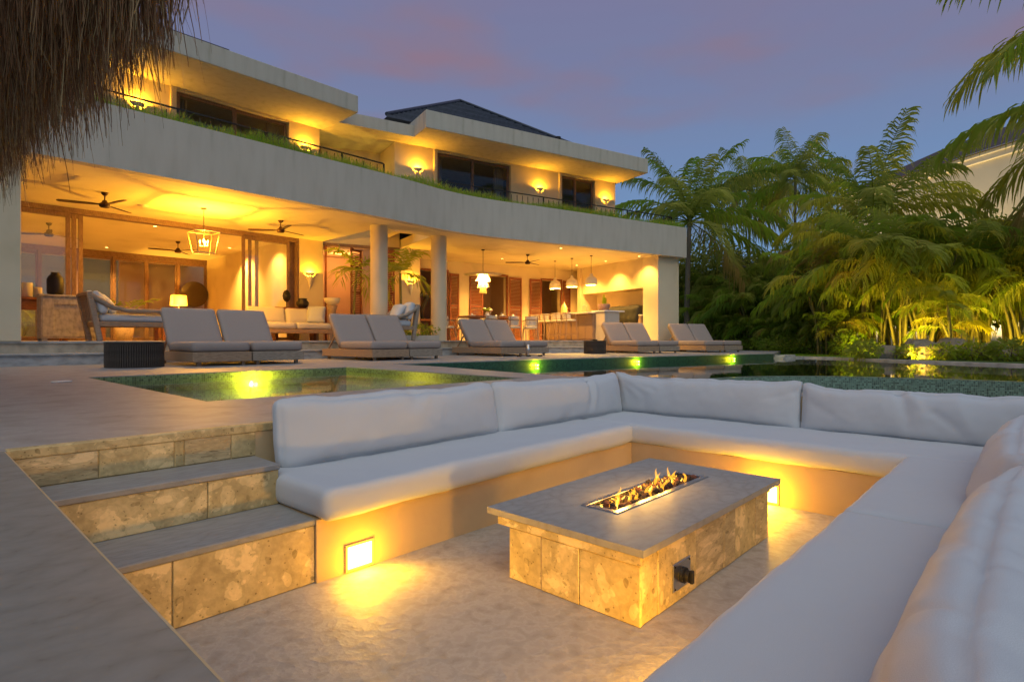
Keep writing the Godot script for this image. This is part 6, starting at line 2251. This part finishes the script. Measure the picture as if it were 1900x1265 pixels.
	for k in 7:
		put("frond", frond(1.1, [1.2, 0.9, 0.5][k % 3], 1.2, 14, 0.42, 0.05, 0.35, 31 + k % 2), M.leaf_a, bp, Transform3D(Basis(Vector3.UP, k * 2.4), Vector3(0, 0.3, 0)))
	# plant in the living room and the lit planting seen through its back doors
	var t := thing("house_plant", "palm leaved house plant inside the living room, left of its middle", "house plant", Vector3(4.7, TER, -20.6))
	st = S(true)
	lathe(st, [Vector2(0, 0), Vector2(0.2, 0), Vector2(0.26, 0.4), Vector2(0.22, 0.4), Vector2(0, 0.34)], 18)
	part("pot", st, M.clay, t)
	for k in 7:
		put("frond", frond(1.3, [1.35, 1.1, 0.8][k % 3], 1.2, 16, 0.42, 0.05, 0.35, 31 + k % 2), M.leaf_d, t, Transform3D(Basis(Vector3.UP, k * 2.4), Vector3(0, 0.4, 0)))
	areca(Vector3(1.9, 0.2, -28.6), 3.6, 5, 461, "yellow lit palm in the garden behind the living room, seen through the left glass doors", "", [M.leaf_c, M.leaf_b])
	areca(Vector3(3.3, 0.2, -29.4), 3.0, 4, 463, "smaller palm in the garden behind the living room", "", [M.leaf_c, M.leaf_b])
	garden_spot(Vector3(2.3, 0.45, -27.4), Vector3(2.5, 2.2, -28.8), "ground spotlight in the garden behind the living room", 5.0)

func potted_palm(at: Vector3, h: float, lean: float, label: String, sd: int) -> void:
	var t := thing("slim_palm", label, "palm", at, 0.0, "slim palms in the light well")
	var st := S(true)
	tube(st, [Vector3.ZERO, Vector3(lean * 0.3, h * 0.5, 0), Vector3(lean, h, 0)], [0.05, 0.042, 0.04], 8)
	part("trunk", st, M.cane, t)
	for k in 11:
		put("frond", frond(1.15, [1.25, 0.9, 0.5, 0.1, -0.4][k % 5], 1.3, 14, 0.5, 0.045, 0.4, 51 + k % 2), M.leaf_a if k % 3 else M.leaf_b, t, Transform3D(Basis(Vector3.UP, k * 2.4 + sd), Vector3(lean, h, 0)))

func garden_spot(at: Vector3, to: Vector3, label: String, e: float, c := Color.BLACK) -> void:
	var d := (to - at).normalized()
	var t := thing("ground_spotlight", label, "ground light", at, 0.0, "ground spotlights in the garden")
	var st := S(true)
	tube(st, [Vector3(0, -0.1, 0), Vector3.ZERO], [0.012], 6)
	tube(st, [-d * 0.05, d * 0.05], [0.035, 0.045], 12)
	part("housing", st, M.iron, t)
	st = S(true)
	tube(st, [d * 0.05, d * 0.054], [0.04], 12)
	part("lens", st, M.spot, t)
	spot("ground_spotlight_light", at + d * 0.07, to, e, c if c != Color.BLACK else lin(1, 0.66, 0.06), 68.0, 0.04, 0.8)

func build_neighbour() -> void:
	# the pale house beyond the garden
	var a := Vector3(47.2, -0.13, -10.9)
	var b := Vector3(40.2, -0.13, -0.9)
	var d := (b - a).normalized()
	var t := thing("neighbouring_house", "pale neighbouring house half hidden by palms, with an arched window and a dark roof", "house", a, -atan2(d.z, d.x))
	var st := S()
	wall_with(st, 0, 18, 0, 10.8, 0, 0.4, [[2.05, 3.1, 6.3, 8.0]])
	bb(st, Vector3(0, 0, -9), Vector3(0.4, 10.8, -0.4))
	part("wall", st, M.neighbour, t)
	st = S()
	bb(st, Vector3(-0.25, 10.8, -9.3), Vector3(18.2, 11.0, 0.3), 0.03)
	bb(st, Vector3(-0.15, 10.5, -0.01), Vector3(18.2, 10.8, 0.18), 0.02)
	part("cornice", st, M.neighbour, t)
	st = S()
	quad(st, Vector3(-0.5, 11.0, 0.5), Vector3(18.4, 11.0, 0.5), Vector3(15, 13.6, -4.4), Vector3(4.4, 13.6, -4.4), Vector3(0, 1, 1))
	tri(st, Vector3(-0.5, 11.0, 0.5), Vector3(-0.5, 11.0, -9.5), Vector3(4.4, 13.6, -4.4), Vector3(-1, 1, 0))
	quad(st, Vector3(-0.5, 10.99, 0.5), Vector3(18.4, 10.99, 0.5), Vector3(18.4, 10.99, -9.5), Vector3(-0.5, 10.99, -9.5), Vector3.DOWN)
	part("roof", st, M.dark_slat, t)
	st = S()
	var arch := []
	for k in 9: arch.append(Vector3(2.575 + cos(PI * k / 8) * 0.525, 7.45 + sin(PI * k / 8) * 0.55, -0.25))
	arch.push_front(Vector3(3.1, 6.3, -0.25))
	arch.append(Vector3(2.05, 6.3, -0.25))
	for k in range(1, arch.size() - 1):
		tri(st, arch[0], arch[k], arch[k + 1], Vector3.BACK)
	part("window", st, M.dark_wood, t)
	st = S()
	for k in range(1, 9):     # the wall above the arch
		tri(st, arch[k] + Vector3(0, 0, 0.248), arch[k + 1] + Vector3(0, 0, 0.248), Vector3(3.1 if k <= 4 else 2.05, 8.0, -0.002), Vector3.BACK)
	part("arch", st, M.neighbour, t)
	for q in [2.5, 6.5, 11.0]:
		var p := t.transform * Vector3(q, 0.3, 2.2)
		garden_spot(p, t.transform * Vector3(q + 0.5, 7.0, 0), ["ground spotlight washing the neighbouring house near its left corner", "ground spotlight washing the middle of the neighbouring house", "ground spotlight washing the right of the neighbouring house"][[2.5, 6.5, 11.0].find(q)], 60.0, lin(1, 0.78, 0.42))
	# a low pavilion roof among the trees
	t = thing("pavilion", "small pavilion with a dark tiled hip roof showing between the trees", "pavilion", Vector3(41.5, -0.13, -16.2), 0.3)
	st = S()
	bb(st, Vector3(-2.4, 0, -2.4), Vector3(2.4, 4.6, 2.4))
	part("wall", st, M.neighbour, t)
	for i in 9:
		st = S()
		var u0 := i / 9.0
		var u1 := (i + 1) / 9.0
		var r0 := lerpf(3.2, 0.02, u0)
		var r1 := lerpf(3.2, 0.02, u1)
		var y0 := lerpf(4.6, 6.5, u0) + 0.06
		var y1 := lerpf(4.6, 6.5, u1)
		for k in 4:
			var x := Basis(Vector3.UP, PI / 2 * k)
			quad(st, x * Vector3(-r0, y0, r0), x * Vector3(r0, y0, r0), x * Vector3(r1, y1, r1), x * Vector3(-r1, y1, r1), x * Vector3(0, 1, 1))
			quad(st, x * Vector3(-r0, y0, r0), x * Vector3(r0, y0, r0), x * Vector3(r0, y0 - 0.1, r0), x * Vector3(-r0, y0 - 0.1, r0), x * Vector3.BACK)
		part("roof_course", st, M.dark_slat, t)

func _ready() -> void:
	setup()
	materials()
	build_ground()
	build_pit()
	build_villa()
	build_lamps()
	build_furniture()
	build_neighbour()
	build_plants()
